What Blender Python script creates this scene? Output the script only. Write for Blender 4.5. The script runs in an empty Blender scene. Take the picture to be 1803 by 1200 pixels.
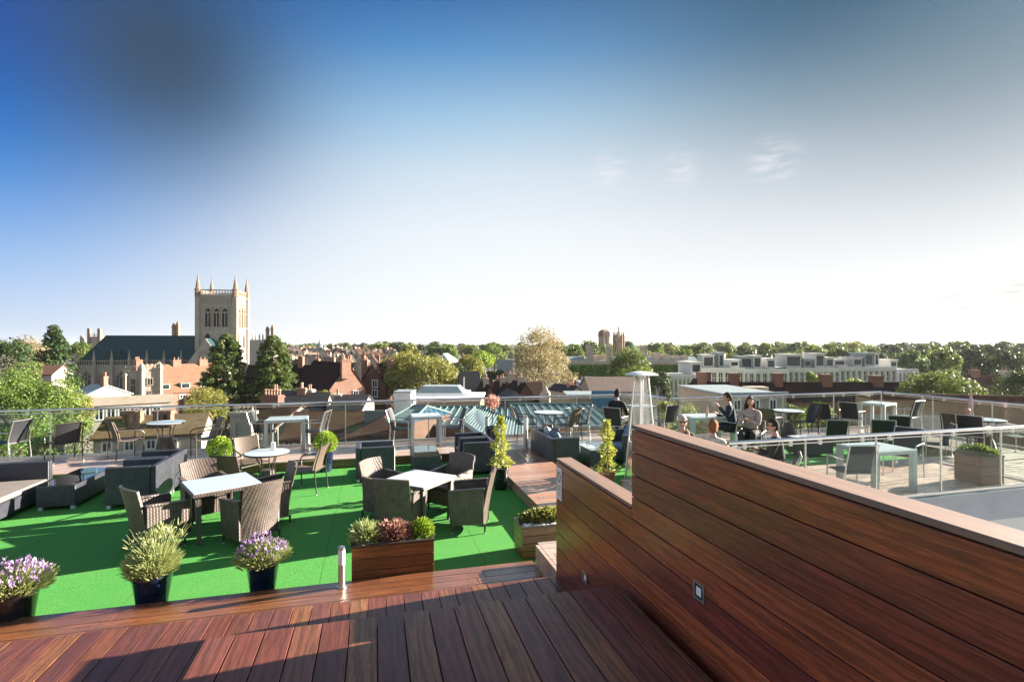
import bpy, math, random
import numpy as np
from mathutils import Vector, Matrix
random.seed(7)
R = math.radians
sc = bpy.context.scene
C = sc.collection
# ---------------------------------------------------------------- survey of the place
F = 916.0; CX = 901.0; HY = 606.0; AZ = math.atan(0.2653); EYE = 2.8
SA, CA = math.sin(AZ), math.cos(AZ)
GZ = -15.0
def D(px, py, t):                      # a surveyed point: bearing, height angle, distance ahead
    u = (px-CX)/F; v = (HY-py)/F
    return Vector((t*(SA+u*CA), t*(CA-u*SA), EYE+v*t))
def P(px, py, z=0.0):                  # where that bearing meets a level
    t = (EYE-z)*F/(py-HY)
    return D(px, py, t)
# ---------------------------------------------------------------- mesh builder
class MB:
    def __init__(s): s.v = []; s.f = []
    def add(s, vs, fs):
        n = len(s.v); s.v += [tuple(v) for v in vs]; s.f += [tuple(n+i for i in f) for f in fs]
        return s
    def hexa(s, p):
        return s.add(p, [(0,3,2,1),(4,5,6,7),(0,1,5,4),(1,2,6,5),(2,3,7,6),(3,0,4,7)])
    def box(s, x0, x1, y0, y1, z0, z1, rz=0, o=(0,0,0)):
        c, n = math.cos(rz), math.sin(rz)
        p = [(x0,y0,z0),(x1,y0,z0),(x1,y1,z0),(x0,y1,z0),(x0,y0,z1),(x1,y0,z1),(x1,y1,z1),(x0,y1,z1)]
        return s.hexa([(o[0]+x*c-y*n, o[1]+x*n+y*c, o[2]+z) for x,y,z in p])
    def cb(s, cx, cy, cz, sx, sy, sz, rz=0):
        return s.box(-sx/2,sx/2,-sy/2,sy/2,-sz/2,sz/2,rz,(cx,cy,cz))
    def tube(s, pts, r, n=8, r2=None, cap=True):
        pts = [Vector(p) for p in pts]; m = len(pts); base = len(s.v); up = None
        for i, p in enumerate(pts):
            d = (pts[min(i+1,m-1)]-pts[max(i-1,0)]).normalized()
            if up is None:
                up = Vector((0,0,1)) if abs(d.z) < .9 else Vector((1,0,0))
            a = d.cross(up).normalized(); b = a.cross(d).normalized(); up = b
            k = i/(m-1) if m > 1 else 0
            if isinstance(r, (list, tuple)): rr = r[i]
            else: rr = r if r2 is None else r+(r2-r)*k
            for j in range(n):
                an = 2*math.pi*j/n
                s.v.append(tuple(p+a*rr*math.cos(an)+b*rr*math.sin(an)))
        for i in range(m-1):
            for j in range(n):
                q = base+i*n; k = (j+1) % n
                s.f.append((q+j, q+k, q+n+k, q+n+j))
        if cap:
            s.f.append(tuple(base+j for j in range(n))[::-1]); s.f.append(tuple(base+(m-1)*n+j for j in range(n)))
        return s
    def lathe(s, prof, n=20, o=(0,0,0)):
        base = len(s.v)
        for r, z in prof:
            for j in range(n):
                a = 2*math.pi*j/n; s.v.append((o[0]+r*math.cos(a), o[1]+r*math.sin(a), o[2]+z))
        for i in range(len(prof)-1):
            for j in range(n):
                q = base+i*n; k = (j+1) % n; s.f.append((q+j, q+k, q+n+k, q+n+j))
        s.f.append(tuple(base+j for j in range(n))[::-1]); s.f.append(tuple(base+(len(prof)-1)*n+j for j in range(n)))
        return s
    def prism(s, pts, z0, z1):
        n = len(pts)
        return s.add([(x,y,z0) for x,y in pts]+[(x,y,z1) for x,y in pts],
                     [tuple(range(n))[::-1], tuple(range(n,2*n))]+[(i,(i+1)%n,n+(i+1)%n,n+i) for i in range(n)])
    def prismY(s, pts, y0, y1):         # outline in x,z
        n = len(pts)
        return s.add([(x,y0,z) for x,z in pts]+[(x,y1,z) for x,z in pts],
                     [tuple(range(n)), tuple(range(n,2*n))[::-1]]+[(i,n+i,n+(i+1)%n,(i+1)%n) for i in range(n)])
    def prismX(s, pts, x0, x1):         # outline in y,z
        n = len(pts)
        return s.add([(x0,y,z) for y,z in pts]+[(x1,y,z) for y,z in pts],
                     [tuple(range(n))[::-1], tuple(range(n,2*n))]+[(i,(i+1)%n,n+(i+1)%n,n+i) for i in range(n)])
    def sheet(s, g, th):                # grid of points with normals by finite difference, given thickness
        m, n = len(g), len(g[0]); A = []; B = []
        for i in range(m):
            for j in range(n):
                p = Vector(g[i][j]); du = Vector(g[min(i+1,m-1)][j])-Vector(g[max(i-1,0)][j]); dv = Vector(g[i][min(j+1,n-1)])-Vector(g[i][max(j-1,0)])
                nn = du.cross(dv).normalized()*(th/2); A.append(p+nn); B.append(p-nn)
        fs = []; N = m*n
        for i in range(m-1):
            for j in range(n-1):
                a = i*n+j; fs += [(a,a+1,a+n+1,a+n),(N+a,N+a+n,N+a+n+1,N+a+1)]
        for i in range(m-1):
            a = i*n; b = i*n+n-1; fs += [(a,a+n,N+a+n,N+a),(b,N+b,N+b+n,b+n)]
        for j in range(n-1):
            a = j; b = (m-1)*n+j; fs += [(a,N+a,N+a+1,a+1),(b,b+1,N+b+1,N+b)]
        return s.add(A+B, fs)
    def mesh(s, name):
        me = bpy.data.meshes.new(name); me.from_pydata(s.v, [], s.f); me.update(); return me
def obj(name, mb, mat, parent=None, smooth=False, bevel=0, loc=None, label=None):
    me = mb.mesh(name) if isinstance(mb, MB) else mb
    if smooth:
        me.polygons.foreach_set('use_smooth', [True]*len(me.polygons))
        try: me.set_sharp_from_angle(angle=R(40))
        except Exception: pass
    me.materials.clear(); me.materials.append(mat)
    o = bpy.data.objects.new(name, me); C.objects.link(o)
    if parent is not None: o.parent = parent
    if loc is not None: o.location = loc
    if bevel:
        b = o.modifiers.new('bev', 'BEVEL'); b.width = bevel; b.segments = 1; b.limit_method = 'ANGLE'; b.angle_limit = R(40)
    if label: o['label'] = label
    return o
def tag(o, label, cat, group=None):
    o['label'] = label; o['category'] = cat
    if group: o['group'] = group
    return o
def struct(o): o['kind'] = 'structure'; return o
def thing(name, label, cat, loc=(0,0,0), rz=0, group=None):
    o = bpy.data.objects.new(name, None); C.objects.link(o); o.empty_display_size = .1
    o.location = loc; o.rotation_euler = (0,0,rz)
    return tag(o, label, cat, group)
def kids(o): return [x for x in C.objects if x.parent == o]
KID = {}
def dup(root, loc, rz, label, group=None, scale=None):
    k1 = KID.get(root.name)
    if k1 is None:
        k1 = [(c, kids(c)) for c in kids(root)]; KID[root.name] = k1
    r = root.copy(); C.objects.link(r); r.location = loc; r.rotation_euler = (0,0,rz); r['label'] = label
    if group: r['group'] = group
    if scale is not None: r.scale = scale if isinstance(scale, tuple) else (scale,)*3
    for c, sub in k1:
        d = c.copy(); C.objects.link(d); d.parent = r
        for g in sub:
            e = g.copy(); C.objects.link(e); e.parent = d
    return r
# ---------------------------------------------------------------- materials
class NT:
    def __init__(s, name):
        s.m = bpy.data.materials.new(name); s.m.use_nodes = True; s.t = s.m.node_tree; s.t.nodes.clear()
        s.out = s.n('ShaderNodeOutputMaterial'); s.b = s.n('ShaderNodeBsdfPrincipled'); s.l(s.b.outputs[0], s.out.inputs[0])
    def n(s, ty, **k):
        nd = s.t.nodes.new(ty)
        for a, v in k.items():
            if a.startswith('i_'): nd.inputs[a[2:].replace('_',' ')].default_value = v
            else: setattr(nd, a, v)
        return nd
    def l(s, a, b): s.t.links.new(a, b)
    def coord(s, scale=(1,1,1), kind='Object', rot=(0,0,0)):
        tc = s.n('ShaderNodeTexCoord'); mp = s.n('ShaderNodeMapping'); mp.inputs['Scale'].default_value = scale; mp.inputs['Rotation'].default_value = rot
        s.l(tc.outputs[kind], mp.inputs[0]); return mp.outputs[0]
    def noise(s, vec, scale, detail=4, rough=.55, dist=0):
        nd = s.n('ShaderNodeTexNoise'); nd.inputs['Scale'].default_value = scale; nd.inputs['Detail'].default_value = detail
        nd.inputs['Roughness'].default_value = rough; nd.inputs['Distortion'].default_value = dist; s.l(vec, nd.inputs['Vector']); return nd.outputs['Fac']
    def ramp(s, fac, stops):
        nd = s.n('ShaderNodeValToRGB'); e = nd.color_ramp.elements
        while len(e) < len(stops): e.new(.5)
        for i, (p, c) in enumerate(stops):
            e[i].position = p; e[i].color = (c[0], c[1], c[2], 1) if not isinstance(c, (int, float)) else (c,c,c,1)
        s.l(fac, nd.inputs[0]); return nd.outputs[0]
    def mix(s, fac, a, b, mode='MIX'):
        nd = s.n('ShaderNodeMix', data_type='RGBA', blend_type=mode)
        for v, i in ((fac, 0), (a, 6), (b, 7)):
            if hasattr(v, 'links'): s.l(v, nd.inputs[i])
            elif i == 0: nd.inputs[0].default_value = v
            else: nd.inputs[i].default_value = (v[0], v[1], v[2], 1)
        return nd.outputs[2]
    def math(s, op, a, b=0.0):
        nd = s.n('ShaderNodeMath', operation=op)
        for i, v in enumerate((a, b)):
            if hasattr(v, 'links'): s.l(v, nd.inputs[i])
            else: nd.inputs[i].default_value = v
        return nd.outputs[0]
    def set(s, **k):
        for a, v in k.items():
            i = s.b.inputs[a.replace('_', ' ')]
            if hasattr(v, 'links'): s.l(v, i)
            elif isinstance(v, tuple) and len(v) == 3: i.default_value = (*v, 1)
            else: i.default_value = v
        return s
    def bump(s, h, strength=.3, dist=.01):
        nd = s.n('ShaderNodeBump'); nd.inputs['Strength'].default_value = strength; nd.inputs['Distance'].default_value = dist
        s.l(h, nd.inputs['Height']); s.l(nd.outputs[0], s.b.inputs['Normal'])
    def isl(s): return s.n('ShaderNodeNewGeometry').outputs['Random Per Island']
def plain(name, col, rough=.6, var=.15, scale=6, metal=0, spec=.5, bump=0, coat=0):
    k = NT(name); v = k.coord(); f = k.noise(v, scale, 5)
    c0 = tuple(max(0, x*(1-var*1.5)) for x in col); c1 = tuple(min(1, x*(1+var)) for x in col)
    k.set(Base_Color=k.ramp(f, [(.3, c0), (.7, c1)]), Roughness=rough, Metallic=metal)
    k.b.inputs['Specular IOR Level'].default_value = spec; k.b.inputs['Coat Weight'].default_value = coat
    if bump: k.bump(f, bump, .01)
    return k.m
def wood(name, cols, grain, rough=(.25,.5), coat=.3, bump=.25, wet=0, off=20, spec=.4, bd='X', fig=.55, stk=.55):
    """grain: which axis the boards run along (0,1,2)"""
    k = NT(name); r = k.isl()
    tc = k.n('ShaderNodeTexCoord'); ad = k.n('ShaderNodeVectorMath', operation='ADD'); cb = k.n('ShaderNodeCombineXYZ')
    for i in range(3): k.l(k.math('MULTIPLY', r, off*(1+i*.37)), cb.inputs[i])
    k.l(tc.outputs['Object'], ad.inputs[0]); k.l(cb.outputs[0], ad.inputs[1])
    sc1 = [44,44,44]; sc1[grain] = 1.0; sc2 = [7,7,7]; sc2[grain] = .8
    m1 = k.n('ShaderNodeMapping'); m1.inputs['Scale'].default_value = sc1; k.l(ad.outputs[0], m1.inputs[0])
    m2 = k.n('ShaderNodeMapping'); m2.inputs['Scale'].default_value = sc2; k.l(ad.outputs[0], m2.inputs[0])
    g1 = k.noise(m1.outputs[0], 3.2, 6, .65, 1.2); g2 = k.noise(m2.outputs[0], 1.0, 4, .6, 2.5)
    base = k.ramp(r, [(i/(len(cols)-1), c) for i, c in enumerate(cols)])
    c = k.mix(k.ramp(g1, [(.35, stk), (.65, 0)]), base, (.012,.005,.004), 'MIX')
    c = k.mix(k.ramp(g2, [(.38, 0.0), (.68, .75)]), c, (1.6,1.3,1.15), 'MULTIPLY')
    wv = k.n('ShaderNodeTexWave', wave_type='BANDS', bands_direction=bd); sc3 = [1,1,1]; sc3[grain] = .10; m3 = k.n('ShaderNodeMapping'); m3.inputs['Scale'].default_value = sc3; k.l(ad.outputs[0], m3.inputs[0]); k.l(m3.outputs[0], wv.inputs['Vector'])
    for a_, v_ in (('Scale', 6.0), ('Distortion', 16.0), ('Detail', 5.0), ('Detail Scale', 1.1), ('Detail Roughness', .68)): wv.inputs[a_].default_value = v_
    c = k.mix(k.ramp(wv.outputs['Fac'], [(.15, fig), (.6, 0)]), c, tuple(x*.28 for x in cols[1]), 'MIX')
    gl = k.noise(tc.outputs['Object'], .9, 3, .6); c = k.mix(k.ramp(gl, [(.4, 0), (.7, fig*.7)]), c, tuple(x*.45 for x in cols[0]), 'MIX')
    k.set(Base_Color=c)
    pd = k.noise(tc.outputs['Object'], 1.7, 4, .6)
    if wet: k.l(k.ramp(pd, [(.38, rough[0]), (.62, rough[1])]), k.b.inputs['Roughness'])
    else: k.l(k.ramp(g1, [(.3, rough[1]), (.7, rough[0])]), k.b.inputs['Roughness'])
    k.b.inputs['Coat Weight'].default_value = coat; k.b.inputs['Coat Roughness'].default_value = .34 if wet else .22
    k.bump(g1, bump, .003); k.b.inputs['Specular IOR Level'].default_value = spec; return k.m
def rattan(name, c0, c1, rough=.45):
    k = NT(name); tc = k.n('ShaderNodeTexCoord'); sp = k.n('ShaderNodeSeparateXYZ'); k.l(tc.outputs['Object'], sp.inputs[0])
    xy = k.math('ADD', sp.outputs[0], sp.outputs[1])
    a = k.math('SINE', k.math('MULTIPLY', xy, 170.0)); b = k.math('SINE', k.math('MULTIPLY', sp.outputs[2], 330.0))
    w = k.math('ADD', k.math('MULTIPLY', a, .22), k.math('MULTIPLY', b, .28)); w = k.math('ADD', w, .5)
    nz = k.noise(tc.outputs['Object'], 9, 3)
    col = k.mix(w, c0, c1); col = k.mix(k.ramp(nz, [(.3, 0), (.75, .45)]), col, tuple(x*1.7 for x in c1))
    k.set(Base_Color=col, Roughness=rough); k.bump(w, .9, .006); return k.m
def leafmat(name, a, b, tr=.35, c=None):
    k = NT(name); r = k.isl(); v = k.coord(); f = k.noise(v, .35, 3)
    base = k.mix(k.ramp(f, [(.35, 0), (.65, 1)]), a, b)
    base = k.mix(k.ramp(r, [(0, 0.0), (1, .55)]), base, c or tuple(x*1.5 for x in b))
    k.set(Base_Color=base, Roughness=.5); k.b.inputs['Specular IOR Level'].default_value = .35
    t = k.n('ShaderNodeBsdfTranslucent'); k.l(k.mix(.3, base, (.3,.36,.06)), t.inputs[0])
    mx = k.n('ShaderNodeMixShader'); mx.inputs[0].default_value = tr
    k.l(k.b.outputs[0], mx.inputs[1]); k.l(t.outputs[0], mx.inputs[2]); k.l(mx.outputs[0], k.out.inputs[0]); return k.m
def roofmat(name, c0, c1, sc_=1.0, rough=.75, moss=None):
    k = NT(name); v = k.coord((sc_,)*3); f = k.noise(v, 1.3, 6, .7); g = k.noise(v, 14, 3, .7)
    tc = k.n('ShaderNodeTexCoord'); sp = k.n('ShaderNodeSeparateXYZ'); k.l(tc.outputs['Object'], sp.inputs[0])
    z = k.math('SINE', k.math('MULTIPLY', sp.outputs[2], 52.0)); z = k.math('ADD', k.math('MULTIPLY', z, .5), .5)
    c = k.mix(k.ramp(f, [(.3, 0), (.7, 1)]), c0, c1); c = k.mix(k.ramp(g, [(.4, 0), (.62, .6)]), c, tuple(x*.45 for x in c0))
    if moss: c = k.mix(k.ramp(k.noise(v, 3, 5, .7), [(.5, 0), (.62, .7)]), c, moss)
    c = k.mix(k.math('MULTIPLY', z, .10), c, tuple(x*.3 for x in c0))
    k.set(Base_Color=c, Roughness=rough); k.bump(k.math('ADD', g, k.math('MULTIPLY', z, .4)), .4, .03); k.b.inputs['Specular IOR Level'].default_value = .12; return k.m
def wallmat(name, c0, c1, rough=.85, bs=2.0, brick=True):
    k = NT(name); v = k.coord(); f = k.noise(v, .6, 6, .7); g = k.noise(v, 5, 4)
    c = k.mix(k.ramp(f, [(.3, 0), (.7, 1)]), c0, c1)
    if brick:
        tc = k.n('ShaderNodeTexCoord'); sp = k.n('ShaderNodeSeparateXYZ'); k.l(tc.outputs['Object'], sp.inputs[0])
        cb = k.n('ShaderNodeCombineXYZ'); k.l(k.math('ADD', sp.outputs[0], sp.outputs[1]), cb.inputs[0]); k.l(sp.outputs[2], cb.inputs[1])
        br = k.n('ShaderNodeTexBrick'); br.inputs['Scale'].default_value = bs; k.l(cb.outputs[0], br.inputs['Vector'])
        br.inputs['Mortar Size'].default_value = .02; br.inputs['Color1'].default_value = (1,1,1,1); br.inputs['Color2'].default_value = (.72,.72,.72,1); br.inputs['Mortar'].default_value = (.6,.58,.55,1)
        c = k.mix(.8, c, br.outputs[0], 'MULTIPLY')
    c = k.mix(k.ramp(g, [(.5, 0), (.8, .35)]), c, tuple(x*.45 for x in c0))
    k.set(Base_Color=c, Roughness=rough); return k.m
def glassmat(name, tint=(.93,.97,.95), rough=0.02, refl=1.0):
    k = NT(name); k.t.nodes.remove(k.b)
    tr = k.n('ShaderNodeBsdfTransparent'); tr.inputs[0].default_value = (*tint, 1)
    gl = k.n('ShaderNodeBsdfGlossy'); gl.inputs['Roughness'].default_value = rough
    ge = k.n('ShaderNodeNewGeometry'); dt = k.n('ShaderNodeVectorMath', operation='DOT_PRODUCT'); k.l(ge.outputs['Incoming'], dt.inputs[0]); k.l(ge.outputs['Normal'], dt.inputs[1])
    cc = k.math('SUBTRACT', 1.0, k.math('ABSOLUTE', dt.outputs['Value'])); p5 = k.math('POWER', cc, 5.0)
    f2 = k.math('MULTIPLY', k.math('ADD', k.math('MULTIPLY', p5, .9), .035), refl)
    mx = k.n('ShaderNodeMixShader'); nz = k.noise(k.coord(), 3, 3); f2 = k.math('ADD', f2, k.math('MULTIPLY', nz, .015))
    k.l(f2, mx.inputs[0]); k.l(tr.outputs[0], mx.inputs[1]); k.l(gl.outputs[0], mx.inputs[2]); k.l(mx.outputs[0], k.out.inputs[0]); return k.m
M = {}
red = [(.16,.05,.034),(.26,.095,.048),(.19,.068,.055),(.33,.15,.06),(.11,.038,.034),(.24,.09,.07),(.19,.056,.034)]
M['deckY'] = wood('ipe_boards_lengthwise', red, 1, (.28,.52), .12, spec=.35)
M['deckX'] = wood('ipe_boards_crosswise', [(.20,.07,.028),(.30,.12,.05),(.15,.05,.026)], 0, (.2,.42), 1.0, wet=1, spec=.6, bd='Y')
M['clad'] = wood('ipe_cladding', [(.40,.105,.045),(.18,.042,.034),(.50,.155,.055),(.22,.050,.040),(.43,.115,.048),(.46,.14,.05),(.17,.040,.034)], 1, (.2,.38), .4, bump=.15, bd='Z', fig=.38, stk=.65)
M['cap'] = wood('weathered_capping', [(.21,.145,.11),(.25,.175,.14)], 1, (.5,.7), 0, bump=.1, fig=.1, stk=.2)
silver = [(.50,.37,.30),(.58,.46,.39),(.43,.32,.26),(.62,.44,.35)]
M['silX'] = wood('silvered_boards_crosswise', silver, 0, (.16,.5), .2, wet=1, bd='Y', fig=.25, stk=.35)
M['silY'] = wood('silvered_boards_lengthwise', silver, 1, (.16,.5), .2, wet=1, fig=.25, stk=.35)
M['walk'] = wood('walkway_boards', [(.42,.25,.18),(.50,.33,.25),(.50,.24,.13),(.38,.24,.19)], 0, (.16,.45), .4, wet=1, bd='Y', fig=.3, stk=.4)
M['tileg'] = None
M['plant_wood'] = wood('planter_boards', [(.24,.10,.035),(.30,.14,.05),(.20,.085,.03)], 0, (.3,.5), .2, bd='Z')
M['plant_old'] = wood('weathered_planter_boards', [(.17,.07,.022),(.21,.095,.032),(.12,.05,.018)], 0, (.4,.6), .1, bd='Z')
k = NT('artificial_turf'); v = k.coord(); n1 = k.noise(v, 260, 3, .8); n2 = k.noise(v, 45, 4, .7); n3 = k.noise(v, .9, 4, .6)
c = k.mix(k.ramp(n1, [(.32, 0), (.68, 1)]), (.014,.17,.032), (.12,.40,.075)); c = k.mix(k.ramp(n2, [(.5, 0), (.72, .35)]), c, (.18,.48,.14)); c = k.mix(k.ramp(n3, [(.4, 0), (.75, .3)]), c, (.02,.30,.05))
tcx = k.n('ShaderNodeTexCoord'); sx = k.n('ShaderNodeSeparateXYZ'); k.l(tcx.outputs['Object'], sx.inputs[0])
sm = k.math('GREATER_THAN', k.math('ABSOLUTE', k.math('SUBTRACT', k.math('FRACT', k.math('ADD', k.math('MULTIPLY', sx.outputs[0], .5), .31)), .5)), .4965)
c = k.mix(k.math('MULTIPLY', sm, .4), c, (.004,.05,.012)); pl = k.math('FRACT', k.math('FLOOR', k.math('ADD', k.math('MULTIPLY', sx.outputs[0], .5), .81))); c = k.mix(k.ramp(k.noise(v, 2.6, 5, .7), [(.45,0),(.75,.22)]), c, (.16,.30,.07))
k.set(Base_Color=c, Roughness=.8); k.bump(k.math('ADD', n1, k.math('MULTIPLY', n2, .7)), .8, .012); k.b.inputs['Specular IOR Level'].default_value = .25; M['turf'] = k.m
M['rat'] = rattan('dark_brown_rattan', (.025,.019,.017), (.14,.105,.088), .36)
M['ratb'] = rattan('blue_black_rattan', (.007,.008,.013), (.052,.054,.068), .38)
M['sling'] = plain('charcoal_sling_fabric', (.022,.024,.03), .55, .25, 40)
M['slingb'] = plain('brown_sling_fabric', (.12,.085,.065), .55, .2, 60)
M['alu'] = plain('brushed_aluminium', (.62,.60,.57), .32, .08, 30, metal=.9)
M['aludark'] = plain('bronze_powder_coat', (.07,.058,.05), .4, .1, 20, metal=.4)
M['steel'] = plain('polished_steel_tube', (.72,.70,.68), .18, .05, 5, metal=1)
M['whitealu'] = plain('pale_grey_coated_metal', (.44,.49,.49), .38, .05, 8)
M['whiteglass'] = plain('white_glass_top', (.50,.56,.60), .12, .03, 3, coat=.5)
M['foot'] = plain('pale_plastic_foot', (.6,.6,.58), .5, .05)
M['pot'] = plain('glazed_navy_pot', (.012,.022,.06), .16, .3, 7, coat=.6)
M['potdark'] = plain('glazed_black_pot', (.018,.018,.022), .2, .3, 7, coat=.5)
M['terra'] = plain('terracotta', (.32,.12,.06), .6)
M['soil'] = plain('potting_soil', (.04,.025,.015), .95, .4, 60, bump=.5)
M['cush'] = plain('blue_grey_cushion', (.16,.24,.32), .8, .12, 20)
M['pillow'] = plain('pale_grey_pillow', (.5,.53,.56), .85, .08, 20)
M['stone'] = plain('white_pebble', (.78,.77,.74), .6, .1, 12)
M['frost'] = plain('frosted_white_lens', (.85,.85,.85), .35, .02)
M['white'] = plain('white_painted', (.8,.8,.78), .5, .05, 4)
M['greywall'] = plain('grey_render', (.30,.32,.35), .7, .08, 2)
M['palewall'] = plain('pale_render', (.55,.55,.54), .75, .08, 2)
M['leaded'] = plain('leaded_church_glass', (.10,.10,.095), .3, .3, 2)
M['dark'] = plain('dark_void', (.02,.018,.016), .8)
M['blackm'] = plain('black_plastic', (.02,.02,.022), .4)
M['glass'] = glassmat('balustrade_glass', (.88,.93,.91), refl=.5)
M['glasstop'] = glassmat('table_glass', (.55,.68,.68), .03, 2.2)
M['clearglass'] = glassmat('lantern_glass', (.8,.85,.88), .03)
# leaves
M['lf_mid'] = leafmat('leaves_mid_green', (.055,.095,.022), (.14,.18,.04))
M['lf_bright'] = leafmat('leaves_bright_green', (.09,.15,.025), (.19,.25,.045))
M['lf_dark'] = leafmat('leaves_dark_green', (.014,.036,.012), (.04,.075,.02), .2)
M['lf_conifer'] = leafmat('leaves_conifer', (.025,.06,.014), (.10,.135,.028), .3)
M['lf_olive'] = leafmat('leaves_olive_spring', (.10,.13,.03), (.33,.30,.08), .35)
M['lf_bronze'] = leafmat('leaves_bronze', (.20,.15,.08), (.42,.33,.19), .35)
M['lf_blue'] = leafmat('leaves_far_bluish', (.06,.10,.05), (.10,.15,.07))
M['lf_ches'] = leafmat('leaves_chestnut', (.05,.11,.018), (.19,.26,.06), .35)
M['lf_yel'] = leafmat('leaves_golden', (.30,.33,.05), (.50,.50,.12), .3)
M['lf_lime'] = leafmat('leaves_lime', (.16,.27,.02), (.32,.42,.05), .3)
M['lf_pink'] = leafmat('leaves_pink', (.50,.22,.18), (.70,.42,.36), .3)
M['lf_lav'] = leafmat('lavender_flowers', (.22,.13,.32), (.42,.30,.50), .2)
M['lf_grey'] = leafmat('grey_green_leaves', (.20,.25,.09), (.42,.45,.20), .3)
M['lf_purple'] = leafmat('purple_heather', (.20,.07,.07), (.45,.24,.20), .2)
M['bark'] = plain('tree_bark', (.10,.075,.055), .9, .3, 5)
# buildings
M['stonew'] = wallmat('limestone_wall', (.44,.38,.30), (.58,.51,.41), bs=1.2)
M['stoneg'] = wallmat('grey_limestone_wall', (.42,.37,.30), (.56,.50,.41), bs=1.2)
M['stonedet'] = plain('dressed_limestone', (.40,.34,.26), .8, .15, 2)
M['stonered'] = plain('weathered_reddish_stone', (.30,.19,.13), .8, .2, 2)
M['brick'] = wallmat('red_brick_wall', (.30,.155,.105), (.42,.25,.18), bs=3.5)
M['brickd'] = wallmat('dark_brick_wall', (.16,.08,.055), (.24,.12,.085), bs=3.5)
M['brickt'] = wallmat('tan_brick_wall', (.38,.25,.15), (.48,.34,.22), bs=3.5)
M['render'] = wallmat('cream_render', (.40,.34,.26), (.50,.44,.35), brick=False)
M['concrete'] = wallmat('pale_concrete', (.52,.52,.50), (.64,.63,.60), brick=False)
M['slate'] = roofmat('slate_roof', (.018,.060,.070), (.034,.095,.105), .6, .5)
M['slated'] = roofmat('dark_slate_roof', (.035,.034,.036), (.06,.058,.06), 1, .6)
M['tile'] = roofmat('brown_tile_roof', (.10,.055,.038), (.17,.10,.07), 1)
M['tiled'] = roofmat('dark_plum_tile_roof', (.028,.014,.014), (.045,.024,.023), 1, .95)
M['tileo'] = roofmat('orange_tile_roof', (.22,.125,.08), (.32,.195,.125), 1)
M['tilem'] = roofmat('mossy_tile_roof', (.14,.085,.055), (.24,.16,.10), 1, .85, (.17,.15,.06))
M['tileg'] = roofmat('greyed_pink_tile_roof', (.20,.15,.125), (.30,.24,.20), 1)
M['lead'] = plain('lead_roof', (.28,.33,.34), .5, .1, 2)
M['teal'] = plain('teal_metal_roof', (.13,.18,.19), .38, .12, 3, metal=.3)
M['tealribs'] = plain('pale_teal_ribs', (.26,.35,.35), .4, .08, 3)
M['bluegl'] = plain('blue_roof_glass', (.05,.12,.19), .12, .1, 2, coat=.5)
M['winglass'] = plain('dark_window_glass', (.03,.04,.05), .1, .3, 1, spec=.8)
M['ivy'] = leafmat('ivy_leaves', (.06,.15,.012), (.15,.28,.03), .3)
M['pots_red'] = plain('red_clay_pot', (.36,.20,.14), .7)
M['tealw'] = plain('verdigris_window_frame', (.18,.34,.34), .5, .08)
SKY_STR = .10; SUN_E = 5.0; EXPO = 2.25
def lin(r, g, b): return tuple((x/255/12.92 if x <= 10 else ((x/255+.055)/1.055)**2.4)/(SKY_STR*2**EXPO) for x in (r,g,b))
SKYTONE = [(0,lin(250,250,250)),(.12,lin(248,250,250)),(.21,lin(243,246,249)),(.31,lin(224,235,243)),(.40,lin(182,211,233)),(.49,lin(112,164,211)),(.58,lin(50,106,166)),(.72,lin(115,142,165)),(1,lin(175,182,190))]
SKYBLOBS = [(-140,80,.23,(.02,.38,.95),1.0,'MULTIPLY'),(-60,-140,.22,(.1,.3,.6),.9,'MULTIPLY'),(285,95,.125,lin(64,82,96),.9,'MIX'),(600,-160,.22,(.3,.65,.85),.7,'MULTIPLY'),(1500,-170,.235,lin(52,84,104),.9,'MIX'),(1850,40,.14,lin(88,112,126),.5,'MIX')]
CLOUDC = lin(240,240,243); CLOUDD = lin(200,190,192)
# ================================================================ TERRACE STRUCTURE
def boardsY(x0, x1, y0, y1, z, w=.145, gap=.006, th=.03, off=0):
    mb = MB(); x = x0+off
    while x < x1-.01:
        xe = min(x+w-gap, x1); mb.box(x, xe, y0, y1, z-th, z+random.uniform(-.0008,.0008)); x += w
    return mb
def boardsX(x0, x1, y0, y1, z, w=.145, gap=.006, th=.03, joint=3.6):
    mb = MB(); y = y0
    while y < y1-.01:
        ye = min(y+w-gap, y1); x = x0-random.uniform(0, joint)
        while x < x1:
            a, b = max(x, x0), min(x+joint-.004, x1)
            if b > a+.02: mb.box(a, b, y, ye, z-th, z+random.uniform(-.0008,.0008))
            x += joint
        y += w
    return mb
W0 = 1.64
UZ, MZ, SZ, DZ = 1.21, .67, .2, .2
def deck(name, mb, mat): return struct(obj(name, mb, mat, bevel=.0025))
deck('upper_deck', boardsY(-.88, W0-.09, -1.2, 3.15, UZ, .15), M['deckY'])
fr = MB(); fr.box(-.86, 1.52, 3.09, 3.13, UZ-.2, UZ-.035); fr.box(-.86,-.83,-1.2,3.08,MZ,UZ-.035); fr.box(-.82,1.5,-1.2,3.08,MZ+.01,UZ-.06)
for i in (1, 2):
    fr.box(-.86, W0-.01, 3.14+.27*(i-1), 3.14+.27*i, MZ+.012, UZ-.18*i)
struct(obj('deck_steps', fr, M['deckY']))
deck('middle_deck', boardsY(-9.5, W0-.012, -1.2, 4.53, MZ, .145, off=.03), M['deckY'])
fr = MB(); fr.box(-9.5, W0, 4.46, 4.50, SZ+.01, MZ-.035); fr.box(-9.5,W0,-1.2,4.45,.02,MZ-.05)
struct(obj('deck_riser', fr, M['deckX']))
deck('lower_deck_strip', boardsX(-9.5, 1.84, 4.55, 6.0, SZ), M['deckX'])
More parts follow.
